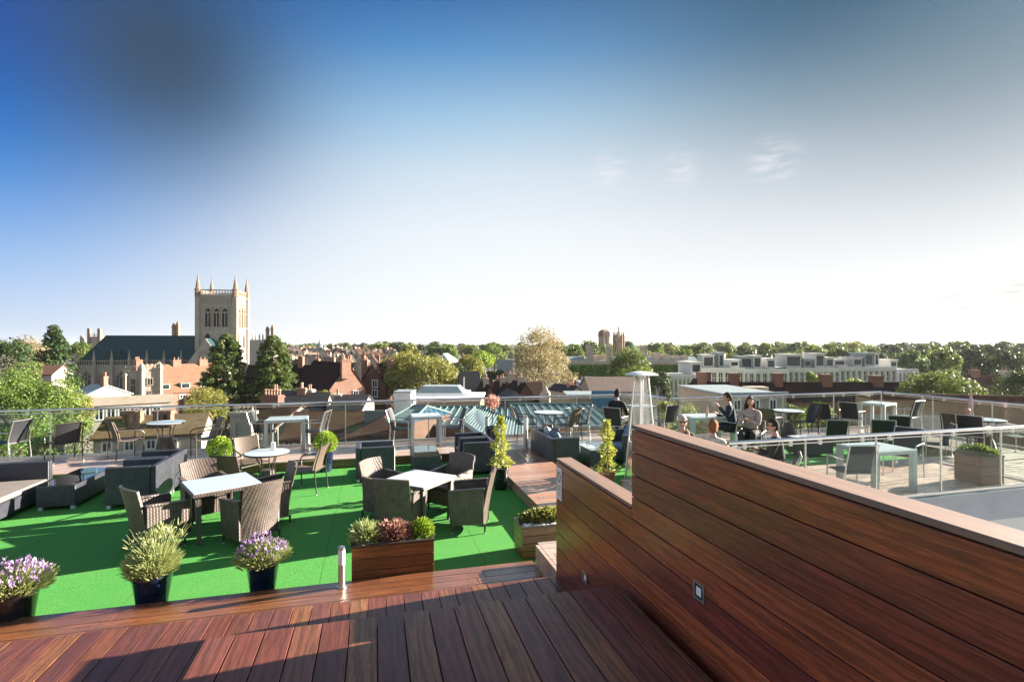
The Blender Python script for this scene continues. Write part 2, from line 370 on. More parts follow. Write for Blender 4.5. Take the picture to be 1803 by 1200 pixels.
struct(obj('deck_substructure', MB().box(-9.5, 1.84, 4.54, 5.985, .004, SZ-.035), M['deckX']))
# block step beside the wall end
deck('side_step', boardsX(1.9, 4.2, 4.6, 5.97, .42, .145), M['silX'])
mb = MB(); y = 4.6
while y < 5.9: mb.box(1.855, 1.895, y, y+.139, .17, .419); y += .145
struct(obj('side_step_front', mb, M['silX']))
# turf
struct(obj('artificial_turf', MB().box(-16, 4.7, 5.98, 12.42, -.3, 0).box(4.7, 13.7, 9.15, 12.42, -.3, 0), M['turf']))
# back deck, landing, walkway, right decks
deck('back_deck', boardsX(-16, 8.0, 12.42, 14.34, DZ), M['silX'])
struct(obj('back_deck_riser', MB().box(-16, 2.54, 12.43, 12.46, .002, DZ-.034).box(3.86, 12.0, 12.43, 12.46, .002, DZ-.034), M['deckX']))
deck('landing', boardsY(2.56, 3.82, 11.0, 12.40, DZ), M['deckY'])
deck('walkway', boardsX(2.56, 3.82, 6.6, 10.99, DZ, joint=9), M['walk'])
struct(obj('walkway_riser', MB().box(2.575, 2.60, 6.6, 12.4, .002, DZ-.034).box(3.78,3.80,6.6,12.4,.002,DZ-.034), M['silY']))
deck('right_back_deck', boardsX(8.01, 15.6, 11.6, 12.95, DZ), M['silX'])
deck('right_side_deck', boardsY(13.7, 15.6, 9.16, 11.59, DZ), M['silY'])
deck('right_front_deck', boardsX(4.6, 15.6, 6.86, 9.15, DZ), M['silX'])
struct(obj('right_deck_riser', MB().box(13.64, 13.69, 9.16, 11.6, .002, DZ-.034).box(4.6,13.6,9.10,9.14,.002,DZ-.034).box(8.0,13.6,11.61,11.65,.002,DZ-.034), M['deckX']))
# the building the terrace stands on
mb = MB(); mb.box(-16, 1.84, -3, 5.98, GZ, -.01)
mb.box(-16, 4.6, 5.985, 14.36, GZ, -.31); mb.box(4.6, 8.02, 6.9, 14.36, GZ, -.31); mb.box(8.03, 15.62, 6.9, 12.98, GZ, -.31)
mb.box(-16,8.0,12.47,14.34,-.3,DZ-.036); mb.box(8.03,15.6,11.66,12.94,-.3,DZ-.036); mb.box(13.71,15.6,9.16,11.6,-.3,DZ-.036); mb.box(4.6,15.6,6.9,9.09,-.3,DZ-.036)
struct(obj('terrace_building_wall', mb, M['palewall']))
struct(obj('parapet_fascia', MB().box(4.4, 15.7, 6.74, 6.855, -.32, .17), M['greywall']))
struct(obj('parapet_capping', MB().box(4.4, 15.7, 6.72, 6.853, .174, .205), M['lead']))
struct(obj('lower_roof', MB().box(1.9, 24, -3, 6.7, -1.9, -1.6), M['palewall']))
struct(obj('lower_roof_wall', MB().box(4.4, 15.7, 6.80, 6.89, -1.6, -.33), M['palewall']))
# the clad wall with its two heights
wl = thing('wood_clad_wall', 'long dark hardwood clad wall stepping down beside the deck', 'wall', (0,0,0))
mb = MB(); rows = []; z = 1.72
zt = 2.245
while zt > -.3:
    z0 = zt-.139; hi = zt > 1.73
    rows.append((z0, zt, hi)); zt -= .145
for z0, z1, hi in rows:
    if z1 > 1.73: mb.box(W0-.02, W0, -1.3, 3.07, z0, z1)
    else: mb.box(W0-.02, W0, -1.3, 4.52, z0, z1)
mb.box(W0-.02, W0, 3.076, 4.52, 1.668, 1.722)
obj('cladding', mb, M['clad'], wl, bevel=.002)
obj('core', MB().box(W0+.002, W0+.10, -1.3, 3.06, -.3, 2.24).box(W0+.002, W0+.10, 3.062, 4.51, -.3, 1.715), M['dark'], wl)
e = MB(); zt = 2.245
while zt > -.3:
    if zt > 1.9: e.box(W0, W0+.115, 3.063, 3.083, zt-.139, zt)
    if zt < 1.8: e.box(W0, W0+.115, 4.512, 4.532, zt-.139, min(zt,1.722))
    zt -= .145
obj('end_cladding', e, M['clad'], wl, bevel=.002)
obj('capping', MB().box(W0-.012, W0+.13, -1.3, 3.09, 2.25, 2.275), M['cap'], wl, bevel=.003)
obj('capping', MB().box(W0-.012, W0+.13, 3.095, 4.54, 1.727, 1.752), M['cap'], wl, bevel=.003)
# recessed lights
def wlight(y, z, lab):
    t = thing('wall_light', lab, 'wall light', (W0-.0215, y, z), 0, 'lights set in the clad wall')
    obj('frame', MB().box(-.006,-.001,-.045,.045,.035,.045).box(-.006,-.001,-.045,.045,-.045,-.035).box(-.006,-.001,-.045,-.035,-.035,.035).box(-.006,-.001,.035,.045,-.035,.035), M['alu'], t)
    obj('recess', MB().box(-.004,-.0025,-.035,.035,-.035,.035), M['blackm'], t)
    obj('lens', MB().box(-.0055,-.004,-.02,.02,-.022,.022), M['frost'], t)
wlight(2.34, 1.53, 'small square recessed light high on the tall part of the clad wall')
wlight(3.83, .956, 'small square recessed light low on the clad wall near its far end')
# sign
sg = thing('notice_sign', 'small white notice with grey ring on the end of the low wall', 'sign', (W0-.022, 4.43, 1.60))
obj('plate', MB().box(-.004, 0, -.065, .065, -.20, .09), M['white'], sg)
ring = MB(); n = 24
for i in range(n):
    a, b = 2*math.pi*i/n, 2*math.pi*(i+1)/n
    pr = [(-.0065, r*math.cos(x), .005+r*math.sin(x)) for x, r in ((a,.038),(b,.038),(b,.05),(a,.05))]
    ring.add(pr+[(-.004,y,z) for _,y,z in pr], [(0,1,2,3),(0,4,5,1),(2,6,7,3)])
obj('ring', ring, plain('sign_grey', (.25,.25,.27), .5), sg)
obj('symbol', MB().box(-.0062,-.0042,-.012,.012,-.02,.03).box(-.0062,-.0042,-.02,.004,-.03,-.022), plain('sign_pale_grey', (.45,.42,.42), .5), sg)
tl = MB()
for i, (w, z) in enumerate(((.048,-.075),(.044,-.098),(.04,-.125),(.036,-.14),(.04,-.155))): tl.box(-.006,-.0042,-w,w,z-.006+(.004 if i>1 else 0),z+.002)
obj('lettering', tl, plain('sign_maroon', (.25,.12,.12), .5), sg)
# ---------------------------------------------------------------- balustrades
def balustrade(p0, p1, lab, npan, posts=True, h=1.1, base=DZ):
    p0, p1 = Vector(p0), Vector(p1); L = (p1-p0).length; d = (p1-p0)/L; rz = math.atan2(d.y, d.x)
    t = thing('glass_balustrade', lab, 'glass balustrade', (p0.x, p0.y, base), rz, 'glass balustrades round the terrace')
    obj('handrail', MB().tube([(0,0,h),(L,0,h)], .03, 12), M['steel'], t, True)
    obj('glass_rail', MB().box(0, L, -.008, .008, h-.075, h-.06), M['alu'], t)
    obj('base_channel', MB().box(0, L, -.03, .03, -.02, .06), M['alu'], t)
    w = L/npan
    for i in range(npan):
        obj('glass_pane', MB().box(i*w+.015, (i+1)*w-.015, -.005, .005, .061, h-.076), M['glass'], t)
        if posts:
            obj('post', MB().box((i+1)*w-.011, (i+1)*w+.011, -.012, .012, .061, h-.03), M['alu'], t)
        for fx in (.2, .8): obj('clamp', MB().box((i+fx)*w-.03, (i+fx)*w+.03, -.016, .016, h-.10, h-.02), M['alu'], t)
        pass
    return t
balustrade((-13.6,14.22,0), (7.87,14.22,0), 'long glass balustrade with steel handrail along the back deck', 10)
balustrade((7.87,14.18,0), (7.87,12.86,0), 'short glass balustrade return at the inner corner of the back deck', 1, False)
balustrade((7.95,12.82,0), (15.5,12.9,0), 'glass balustrade behind the seated group on the right terrace', 4)
balustrade((15.55,12.86,0), (15.55,4.9+2,0), 'glass balustrade along the far right side of the terrace', 4)
balustrade((5.2,6.80,0), (15.2,6.80,0), 'near glass balustrade with thick handrail above the grey parapet', 7)
# ================================================================ FURNITURE PROTOTYPES
def curve_sheet(w0, w1, z0, z1, lean, bow, y0, nx=7, nz=6, flare=0, arch=0, th=.03):
    g = []
    for i in range(nz):
        k = i/(nz-1); w = w0+(w1-w0)*k; row = []
        for j in range(nx):
            q = 2*j/(nx-1)-1
            row.append((q*w/2, y0-lean*k**1.4+bow*q*q, z0+(z1-z0)*k+arch*(1-q*q)*k))
        g.append(row)
    return MB().sheet(g, th)
def mk_rattan_chair(loc, rz, lab, grp):
    t = thing('rattan_armchair', lab, 'armchair', loc, rz, grp)
    obj('backrest', curve_sheet(.50, .56, .12, .88, .14, .06, -.24, th=.032, arch=.015), M['rat'], t, True)
    for s in (-1, 1):
        g = []
        for i in range(5):
            k = i/4; row = []
            for j in range(5):
                q = j/4; yy = -.22+.50*q
                top = .66-.05*q
                row.append((s*(.27+.02*k), yy+(.03*k if j == 4 else 0), .12+(top-.12)*k))
            g.append(row)
        obj('side_panel', MB().sheet(g, .03), M['rat'], t, True)
        obj('armrest', MB().hexa([(s*.255,-.24,.655),(s*.325,-.24,.655),(s*.325,.30,.605),(s*.255,.30,.605),(s*.255,-.24,.682),(s*.325,-.24,.682),(s*.325,.30,.632),(s*.255,.30,.632)]), M['rat'], t, bevel=.008)
    obj('seat', MB().box(-.255,.255,-.22,.27,.38,.43), M['rat'], t, bevel=.012)
    obj('front_panel', MB().box(-.255,.255,.245,.268,.14,.375), M['rat'], t)
    for s in (-1, 1):
        for yy, in ((-.24,), (.25,)):
            l = obj('leg', MB().tube([(s*.272,yy,.14),(s*.275,yy,.012)], .017, 8, .012), M['aludark'], t, True)
            obj('foot', MB().lathe([(.013,0),(.013,.014)], 8, (s*.275,yy,0)), M['foot'], l)
    return t
def arcpts(c, r, a0, a1, n, x):
    return [(x, c[0]+r*math.cos(a0+(a1-a0)*i/n), c[1]+r*math.sin(a0+(a1-a0)*i/n)) for i in range(n+1)]
def mk_arm_chair(loc, rz, lab, grp, panel, frame, arched=True, backh=.88):
    t = thing('patio_chair', lab, 'patio chair', loc, rz, grp)
    obj('backrest', curve_sheet(.44, .46, .45, backh, .13, .035, -.22, th=.014), panel, t, True)
    g = [[(-.22+.44*j/4, -.22+.46*i/5, .44-.02*math.sin(math.pi*i/5)) for j in range(5)] for i in range(6)]
    obj('seat', MB().sheet(g, .014), panel, t, True)
    for s in (-1, 1):
        x = s*.265
        if arched:
            pts = [(x,.25,.01),(x,.25,.50)]+arcpts((.15,.52), .12, .15, math.pi/2, 5, x)+[(x,-.05,.655),(x,-.25,.67)]
        else:
            pts = [(x,.23,.01),(x,.22,.62),(x,.20,.655),(x,.0,.665),(x,-.25,.67)]
        l = obj('leg', MB().tube(pts, .013, 8), frame, t, True)
        l2 = obj('leg', MB().tube([(x*.97,-.28,.01),(x*.95,-.24,.42),(x*.93,-.25,.55),(x*.93,-.355,backh+.005)], .012, 8), frame, t, True)
        for q, yy in ((l,.25 if arched else .23), (l2,-.28)): obj('foot', MB().lathe([(.015,0),(.015,.02)], 8, (x,yy,0)), M['foot'], q)
    for q in ([(-.26,.22,.425),(.26,.22,.425)], [(-.25,-.235,.425),(.25,-.235,.425)]): obj('seat_rail', MB().tube(q, .011, 6), frame, t, True)
    obj('top_rail', MB().tube([(-.245,-.35,backh+.003),(.245,-.35,backh+.003)], .011, 6), frame, t, True)
    return t
def mk_cube_chair(loc, rz, lab, grp, w=.76, d=.78, h=.70, cushion=True, seat_mat='cush'):
    t = thing('lounge_armchair', lab, 'lounge chair', loc, rz, grp); a = .10
    obj('base', MB().box(-w/2+a+.002, w/2-a-.002, -d/2+a+.002, d/2-.01, .06, .30), M['ratb'], t, bevel=.01)
    obj('backrest', MB().box(-w/2, w/2, -d/2, -d/2+a, .06, h), M['ratb'], t, bevel=.015)
    for s in (-1, 1):
        x0, x1 = sorted((s*w/2, s*(w/2-a)))
        obj('armrest', MB().box(x0, x1, -d/2+a+.002, d/2, .06, h), M['ratb'], t, bevel=.015)
    obj('seat_cushion', MB().box(-w/2+a+.01, w/2-a-.01, -d/2+a+.01, d/2-.02, .305, .42), M[seat_mat], t, bevel=.03)
    for sx in (-1,1):
        for sy in (-1,1): obj('foot', MB().box(sx*(w/2-.05)-.03, sx*(w/2-.05)+.03, sy*(d/2-.05)-.03, sy*(d/2-.05)+.03, 0, .058), M['foot'], t)
    return t
def mk_coffee(loc, rz, lab, grp, w, d, h=.41, top='glasstop', z=0):
    t = thing('rattan_coffee_table', lab, 'coffee table', loc, rz, grp)
    b = MB(); b.box(-w/2,w/2,-d/2,-d/2+.05,.06,h); b.box(-w/2,w/2,d/2-.05,d/2,.06,h); b.box(-w/2,-w/2+.05,-d/2+.051,d/2-.051,.06,h); b.box(w/2-.05,w/2,-d/2+.051,d/2-.051,.06,h)
    obj('side_panel', b, M['ratb'], t, bevel=.008)
    obj('shelf', MB().box(-w/2+.052,w/2-.052,-d/2+.052,d/2-.052,h-.06,h-.04), M['cush'], t)
    obj('glass_top', MB().box(-w/2+.01,w/2-.01,-d/2+.01,d/2-.01,h+.002,h+.010), M[top], t)
    for sx in (-1,1):
        for sy in (-1,1): obj('foot', MB().box(sx*(w/2-.05)-.03, sx*(w/2-.05)+.03, sy*(d/2-.05)-.03, sy*(d/2-.05)+.03, 0, .058), M['foot'], t)
    return t
def mk_square_table(loc, rz, lab, grp, s=.92):
    t = thing('square_dining_table', lab, 'dining table', loc, rz, grp); h = s/2
    obj('glass_top', MB().box(-h+.015,h-.015,-h+.015,h-.015,.732,.742), M['whiteglass'], t, bevel=.002)
    e = MB(); e.box(-h,h,-h,-h+.07,.68,.731); e.box(-h,h,h-.07,h,.68,.731); e.box(-h,-h+.07,-h+.071,h-.071,.68,.731); e.box(h-.07,h,-h+.071,h-.071,.68,.731)
    obj('rattan_rim', e, M['rat'], t, bevel=.01)
    obj('underframe', MB().box(-h+.10,h-.10,-.02,.02,.64,.679).box(-.02,.02,-h+.1,h-.1,.638,.677), M['alu'], t)
    for sx in (-1,1):
        for sy in (-1,1):
            obj('leg', MB().hexa([(sx*(h-.10)-.025,sy*(h-.10)-.025,0),(sx*(h-.10)+.025,sy*(h-.10)-.025,0),(sx*(h-.10)+.025,sy*(h-.10)+.025,0),(sx*(h-.10)-.025,sy*(h-.10)+.025,0)]+[(sx*(h-.075)+a*.035,sy*(h-.075)+b*.035,.678) for a,b in ((-1,-1),(1,-1),(1,1),(-1,1))]), M['rat'], t)
    return t
def mk_parsons(loc, rz, lab, grp, w=.9, d=.75, h=.75, leg=.085):
    t = thing('metal_table', lab, 'patio table', loc, rz, grp)
    obj('tabletop', MB().box(-w/2,w/2,-d/2,d/2,h-.07,h), M['whitealu'], t, bevel=.004)
    obj('glass_inlay', MB().box(-w/2+.03,w/2-.03,-d/2+.03,d/2-.03,h+.001,h+.006), M['whiteglass'], t)
    for sx in (-1,1):
        for sy in (-1,1):
            x0, x1 = sorted((sx*w/2, sx*(w/2-leg))); y0, y1 = sorted((sy*d/2, sy*(d/2-leg)))
            obj('leg', MB().box(x0,x1,y0,y1,0,h-.071), M['whitealu'], t, bevel=.004)
    return t
def mk_round(loc, rz, lab, grp, r=.38, h=.74, mat='whiteglass'):
    t = thing('round_table', lab, 'patio table', loc, rz, grp)
    obj('tabletop', MB().lathe([(r-.01,h-.012),(r,h-.006),(r-.004,h)], 32), M[mat], t, True)
    obj('rim', MB().lathe([(r-.02,h-.04),(r+.004,h-.036),(r+.004,h-.013),(r-.02,h-.013)], 32), M['aludark'], t, True)
    obj('base', MB().lathe([(.21,.02),(.19,.15),(.13,.32),(.12,.40)], 20), M['rat'], t, True)
    for i in range(4):
        a = math.pi/4+i*math.pi/2
        pts = [(math.cos(a)*q, math.sin(a)*q, z) for q, z in ((.24,.0),(.20,.2),(.15,.38),(.17,.55),(.24,h-.042))]
        obj('leg', MB().tube(pts, .012, 6), M['aludark'], t, True)
    return t
def face(p, q):                    # rotation for a chair at p whose sitter looks at q
    return math.atan2(q[1]-p[1], q[0]-p[0])-math.pi/2
G1 = 'rattan armchairs round the square tables'; G2 = 'patio chairs on the terrace'
# square tables and their chairs
c1 = Vector((-2.2, 8.63, 0)); c2 = Vector((.68, 8.31, 0))
t1 = mk_square_table(c1, R(27), 'square rattan table with pale glass top on the left of the turf', 'square glass topped tables')
t2 = dup(t1, c2, R(47), 'square rattan table with pale glass top behind the wooden flower planter', None, .94)
spec = [(c1, (-.72,-.40), 12, 'rattan armchair at the left side of the left square table, behind the spiky potted plant'),
        (c1, (.52,-.52), -6, 'rattan armchair turned side-on with sunlit back, behind the purple lavender pot'),
        (c1, (-.42,.74), 5, 'rattan armchair with sunlit back on the far side of the left square table'),
        (c1, (.62,.30), -8, 'rattan armchair with dark padded back between the left square and middle round tables'),
        (c2, (-.50,.48), 5, 'rattan armchair with sunlit curved back at the far left corner of the right square table'),
        (c2, (-.30,-.42), 8, 'dark rattan armchair seen from behind, directly behind the wooden flower planter'),
        (c2, (.58,.52), 0, 'rattan armchair tucked at the far right corner of the right square table'),
        (c2, (.76,-.42), 12, 'rattan armchair with sunlit outer back standing alone at the right on the turf')]
first = None
for c, off, tw, lab in spec:
    p = (c.x+off[0], c.y+off[1], 0); rz = face(p, c)+R(tw)
    if first is None: first = mk_rattan_chair(p, rz, lab, G1)
    else: dup(first, p, rz, lab, G1)
dup(first, (-4.95, 7.75, 0), face((-4.95,7.75),(-5.8,8.2)), 'rattan armchair cut off by the left edge of the photo, behind the lavender pot', G1)
# lounge suites
G3 = 'blue-black rattan lounge chairs'
lc = mk_cube_chair((-4.03,10.68,0), R(90), 'black rattan lounge chair nearest the square table, its sunlit back to the right', G3)
dup(lc, (-4.03,11.46,0), R(90), 'black rattan lounge chair farther back, beside the nearer left lounge chair', G3)
so = thing('rattan_sofa', 'low black rattan sofa with grey seat at the left edge of the turf', 'sofa', (-6.15,10.4,0))
obj('base', MB().box(-.4,.5,-2.2,.78,.06,.30), M['ratb'], so, bevel=.01)
obj('backrest', MB().box(-.52,-.402,-2.2,.90,.06,.70), M['ratb'], so, bevel=.015)
obj('armrest', MB().box(-.4,.5,.782,.90,.06,.70), M['ratb'], so, bevel=.015)
obj('seat_cushion', MB().box(-.39,.49,-2.2,-.72,.303,.39).box(-.39,.49,-.71,.775,.303,.39), plain('taupe_cushion', (.22,.19,.17), .8, .15, 10), so, bevel=.02)
ct = mk_coffee((-5.2,11.15,0), 0, 'long black rattan coffee table with glass top between the left lounge seats', 'rattan coffee tables', .56, 1.35)
bk = tag(obj('menu_folder', MB().box(-.11,.11,-.15,.15,0,.02), plain('teal_card', (.06,.12,.14), .4), bevel=.003, loc=(-5.15,11.45,.42)), 'dark teal menu folder lying on the left coffee table', 'menu'); bk.rotation_euler.z = R(20)
dup(lc, (.03,11.36,0), R(-90), 'dark rattan lounge chair with its back to the left, behind the right square table', G3)
dup(lc, (2.2,11.3,0), R(90), 'dark rattan lounge chair with blue cushion nearest the tall golden potted shrub', G3, (.86,.9,1))
dup(lc, (2.2,11.98,0), R(90), 'dark rattan lounge chair behind its twin beside the far end of the walkway', G3, (.86,.9,1))
mk_coffee((1.1,11.72,0), 0, 'small dark rattan coffee table with clear glass top near the deck step', 'rattan coffee tables', .58, 1.2, .42)
s2 = thing('rattan_sofa', 'dark rattan sofa with pale pillows right of the walkway', 'sofa', (4.2,11.75,0))
obj('base', MB().box(-.28,.32,-.62,.62,.06,.30), M['ratb'], s2, bevel=.01)
obj('backrest', MB().box(-.40,-.282,-.75,.75,.06,.70), M['ratb'], s2, bevel=.015)
for y0 in (-.75, .622): obj('armrest', MB().box(-.28,.32,y0,y0+.128,.06,.70), M['ratb'], s2, bevel=.015)
obj('seat_cushion', MB().box(-.27,.31,-.61,.61,.303,.40), M['cush'], s2, bevel=.02)
def pillow(loc, rot, mat, lab, s=.42):
    g = []
    for i in range(7):
        row = []
        for j in range(7):
            a, b = i/3-1, j/3-1; row.append((a*s/2*(1-.06*b*b), b*s/2*(1-.06*a*a), .075*(1-a**4)*(1-b**4)+.012))
        g.append(row)
    mb = MB().sheet(g, .01); g2 = [[(x,y,-z) for x,y,z in r] for r in g]; mb.sheet(g2, .01)
    o = obj('pillow', mb, mat, None, True, loc=loc); o.rotation_euler = rot; return tag(o, lab, 'pillow', 'loose pillows on the lounge seats')
pillow((4.12,12.0,.60), (R(70),0,R(80)), M['pillow'], 'pale pillow leaning on the back of the sofa right of the walkway')
pillow((4.15,11.55,.58), (R(65),0,R(95)), M['cush'], 'blue-grey pillow slumped on the sofa right of the walkway, nearer its front arm')
mk_coffee((5.0,11.3,0), 0, 'rattan coffee table with white top between the right lounge seats', 'rattan coffee tables', .62, 1.0, .42, 'whiteglass')
g1 = dup(lc, (5.95,11.4,0), R(90), 'dark rattan lounge chair with blue cushions left of the patio heater', G3, (1.15,.95,1))
pillow((6.05,11.6,.60), (R(65),0,R(-80)), M['cush'], 'round-cornered blue pillow on the lounge chair left of the patio heater')
pillow((6.02,11.3,.62), (R(60),0,R(-95)), M['pillow'], 'pale blue pillow on top of the blue one left of the patio heater', .34)
# mid group: round table with three slatted chairs on turf
rt = mk_round((-1.98,10.85,0), 0, 'round pale topped table in the middle of the turf by the deck step', 'round patio tables', .40)
pc = mk_arm_chair((-1.22,10.6,0), face((-1.22,10.6),(-2,10.85)), 'light patio chair side-on to the right of the middle round table', G2, M['slingb'], M['aludark'])
dup(pc, (-2.35,10.2,0), face((-2.35,10.2),(-1.9,10.9))+R(8), 'patio chair with dark back turned to us before the middle round table', G2)
dup(pc, (-2.42,11.6,0), face((-2.42,11.6),(-1.98,10.85)), 'patio chair with sunlit back on the far side of the middle round table', G2)
mc = thing('menu_card', 'small white menu block standing on the middle round table', 'menu', (-1.9,11.0,.742)); obj('card', MB().box(-.04,.04,-.025,.025,0,.15), M['white'], mc, bevel=.002)
# back deck, left to right
def chair(px, py, z, look, lab, proto=None, tw=0, grp=G2):
    p = P(px, py, z); return dup(proto or pc, p, face(p, look)+R(tw), lab, grp)
pd = mk_arm_chair(P(505,800,.2), R(-90), 'dark patio chair', G2, M['sling'], M['alu'], False, .92)
rA = P(292,797,.2)
dup(rt, rA, 0, 'round table with woven flared base on the back deck at left', None)
chair(222,806,.2,rA,'patio chair with sunlit pale back left of the round table on the back deck', tw=8)
chair(362,804,.2,P(300,812,.2),'patio chair seen side-on right of the round table on the back deck')
_p = P(112,812,.2); pk = mk_arm_chair(_p, face(_p, P(30,785,.2)), 'dark patio chair with arched arms at the back deck edge before the chestnut tree', G2, M['sling'], M['aludark'])
chair(14,812,.2,P(-120,812,.2),'grey framed patio chair cut off by the left edge on the back deck', pd)
tA = P(505,788,.2)
mk_parsons(tA, 0, 'pale grey metal table on the back deck behind the middle round table', 'pale metal patio tables', .94, .72)
pd.location = P(466,789,.2); pd.rotation_euler.z = face(pd.location, tA); pd['label'] = 'dark patio chair left of the pale metal table on the back deck'
chair(553,788,.2,tA,'thin framed patio chair right of the pale metal table on the back deck', pd)
tB = P(749,783,.2)
dup([o for o in C.objects if o.name=='metal_table'][0], tB, 0, 'pale metal table on the back deck before the teal roofs', 'pale metal patio tables', (.82,1,1.04))
chair(707,783,.2,tB,'dark patio chair left of the pale table before the teal roofs', pd)
chair(797,781,.2,tB,'dark patio chair right of the pale table before the teal roofs', pd)
rB = P(965,772,.2)
dup(rt, rB, 0, 'round dark legged table on the back deck behind the right sofa', None)
chair(925,773,.2,rB,'dark patio chair left of the round table near the white post light', pk)
chair(1000,776,.2,rB,'patio chair with sunlit cream back right of the round table on the back deck', tw=-10)
chair(1020,772,.2,rB+Vector((0,.5,0)),'dark upright patio chair just left of the brick parapet', pd, tw=15)
tC = P(1128,757,.2)
dup([o for o in C.objects if o.name=='metal_table'][0], tC, 0, 'pale metal table beside the seated man in black jacket, behind the heater', 'pale metal patio tables', (.8,.8,1))
cman = P(1084,775,.2)
chair(1084,775,.2,tC,'dark patio chair the man in black jacket sits in', pd)
chair(1172,768,.2,tC,'dark patio chair right of the patio heater at the table corner', pd)
# right terrace
tD = P(1243,782,.2); 
dup([o for o in C.objects if o.name=='metal_table'][0], tD, R(-8), 'large pale metal table with glasses on it by the seated group', 'pale metal patio tables', (1.25,1.1,1))
tE = P(1545,750,.2)
dup([o for o in C.objects if o.name=='metal_table'][0], tE, R(20), 'pale blue-grey metal table at the far rail corner of the right terrace', 'pale metal patio tables', (1,1,1))
cG = P(1300,793,.2)
chair(1292,788,.2,tD,'grey backed patio chair of the dark haired smoking man', pd, tw=-20)
rC = P(1388,768,.2)
dup(rt, rC, 0, 'round white topped table right of the seated group', None)
chair(1352,775,.2,rC,'brown backed patio chair left of the round table on the right terrace', tw=10)
chair(1415,768,.2,rC,'blue-black patio chair with arched arms right of the round white table', pk)
chair(1452,762,.2,tE,'dark patio chair with arched arms left of the far corner table', pk, tw=10)
chair(1500,762,.2,tE,'upright black patio chair nearest the pale corner table', pd)
chair(1597,757,.2,tE,'dark patio chair right of the pale corner table by the rail', pd)
rD = P(1735,790,.2)
dup(rt, rD, 0, 'round white topped table at the far right end of the deck', None)
chair(1686,790,.2,rD+Vector((0,.4,0)),'pale backed patio chair left of the far right round table', pc)
chair(1714,797,.2,rD,'black backed patio chair nearest the far right round table', pd)
chair(1796,800,.2,rD,'patio chair cut off by the right edge of the photo', pd)
chair(1468,800,0,P(1430,775,0),'low black backed patio chair with its back to us on the right turf', pd)
chair(1552,800,0,P(1530,770,0),'black patio chair with pale frame, left of two on the right turf', pd)
chair(1580,790,0,P(1555,765,0),'black patio chair with pale frame, behind its neighbour on the right turf', pd)
chair(1646,812,0,P(1560,805,0),'narrow patio chair seen edge-on beside the right deck step', pd, tw=0)
tF = Vector((8.78,7.42,.2))
dup([o for o in C.objects if o.name=='metal_table'][0], tF, 0, 'grey-green metal table behind the near glass balustrade', 'pale metal patio tables', (1.0,1.1,1.0))
dup(pd, (7.95,7.18,.2), face((7.95,7.18),(8.4,9)), 'charcoal patio chair left of the table behind the near glass balustrade', G2)
chair(1590,838,.2,tF,'charcoal patio chair behind the table at the near glass balustrade', pd)
lt = P(1425,800,0)
mk_coffee(lt, R(5), 'low dark table with white top before the black backed chair on the right turf', 'rattan coffee tables', .9, .6, .45, 'whiteglass')
# ================================================================ PLANTS ON THE TERRACE
def rnd(a, b): return random.uniform(a, b)
def leaf_add(mb, p, d, L, W, up=None):
    """one leaf: a bent narrow blade from p along d"""
    d = Vector(d).normalized(); a = d.cross(Vector((rnd(-1,1),rnd(-1,1),rnd(-.3,1)))).normalized(); p = Vector(p)
    m = p+d*L*.55+Vector((0,0,L*.04)); e = p+d*L
    mb.add([p-a*W*.25, p+a*W*.25, m+a*W*.5, m-a*W*.5, e+a*W*.12, e-a*W*.12], [(0,1,2,3),(3,2,4,5)])
def tuft(mb, c, n, r, h, L, W, spread=.8, zr=1.0):
    for _ in range(n):
        a = rnd(0, 6.283); q = r*math.sqrt(rnd(0,1)); k = q/r
        p = (c[0]+q*math.cos(a), c[1]+q*math.sin(a), c[2]+rnd(0, h)*(1-.55*k*k)*zr)
        leaf_add(mb, p, (math.cos(a)*k*spread+rnd(-.4,.4), math.sin(a)*k*spread+rnd(-.4,.4), rnd(.35,1.0)), L*rnd(.6,1.25), W)
def pot(t, r0, r1, h, mat, soil=True):
    obj('pot', MB().lathe([(r0*.9,0),(r0,.01),(r0+(r1-r0)*.5,h*.5),(r1,h*.9),(r1*1.04,h*.93),(r1*1.04,h),(r1*.92,h),(r1*.9,h*.9)], 28), mat, t, True)
    obj('soil', MB().lathe([(r1*.88,h*.87),(r1*.88,h*.9),(.01,h*.92)], 20), M['soil'], t)
def stems_mb(n, c, r, h, spread, thick=.004):
    mb = MB()
    for _ in range(n):
        a = rnd(0,6.28); q = r*math.sqrt(rnd(0,1)); k = q/r
        p = Vector((c[0]+q*.4*math.cos(a), c[1]+q*.4*math.sin(a), c[2])); e = Vector((c[0]+(q+spread*k)*math.cos(a), c[1]+(q+spread*k)*math.sin(a), c[2]+h*rnd(.7,1)))
        mb.tube([p, (p+e)/2+Vector((0,0,h*.08)), e], thick, 4, thick*.5, False)
    return mb
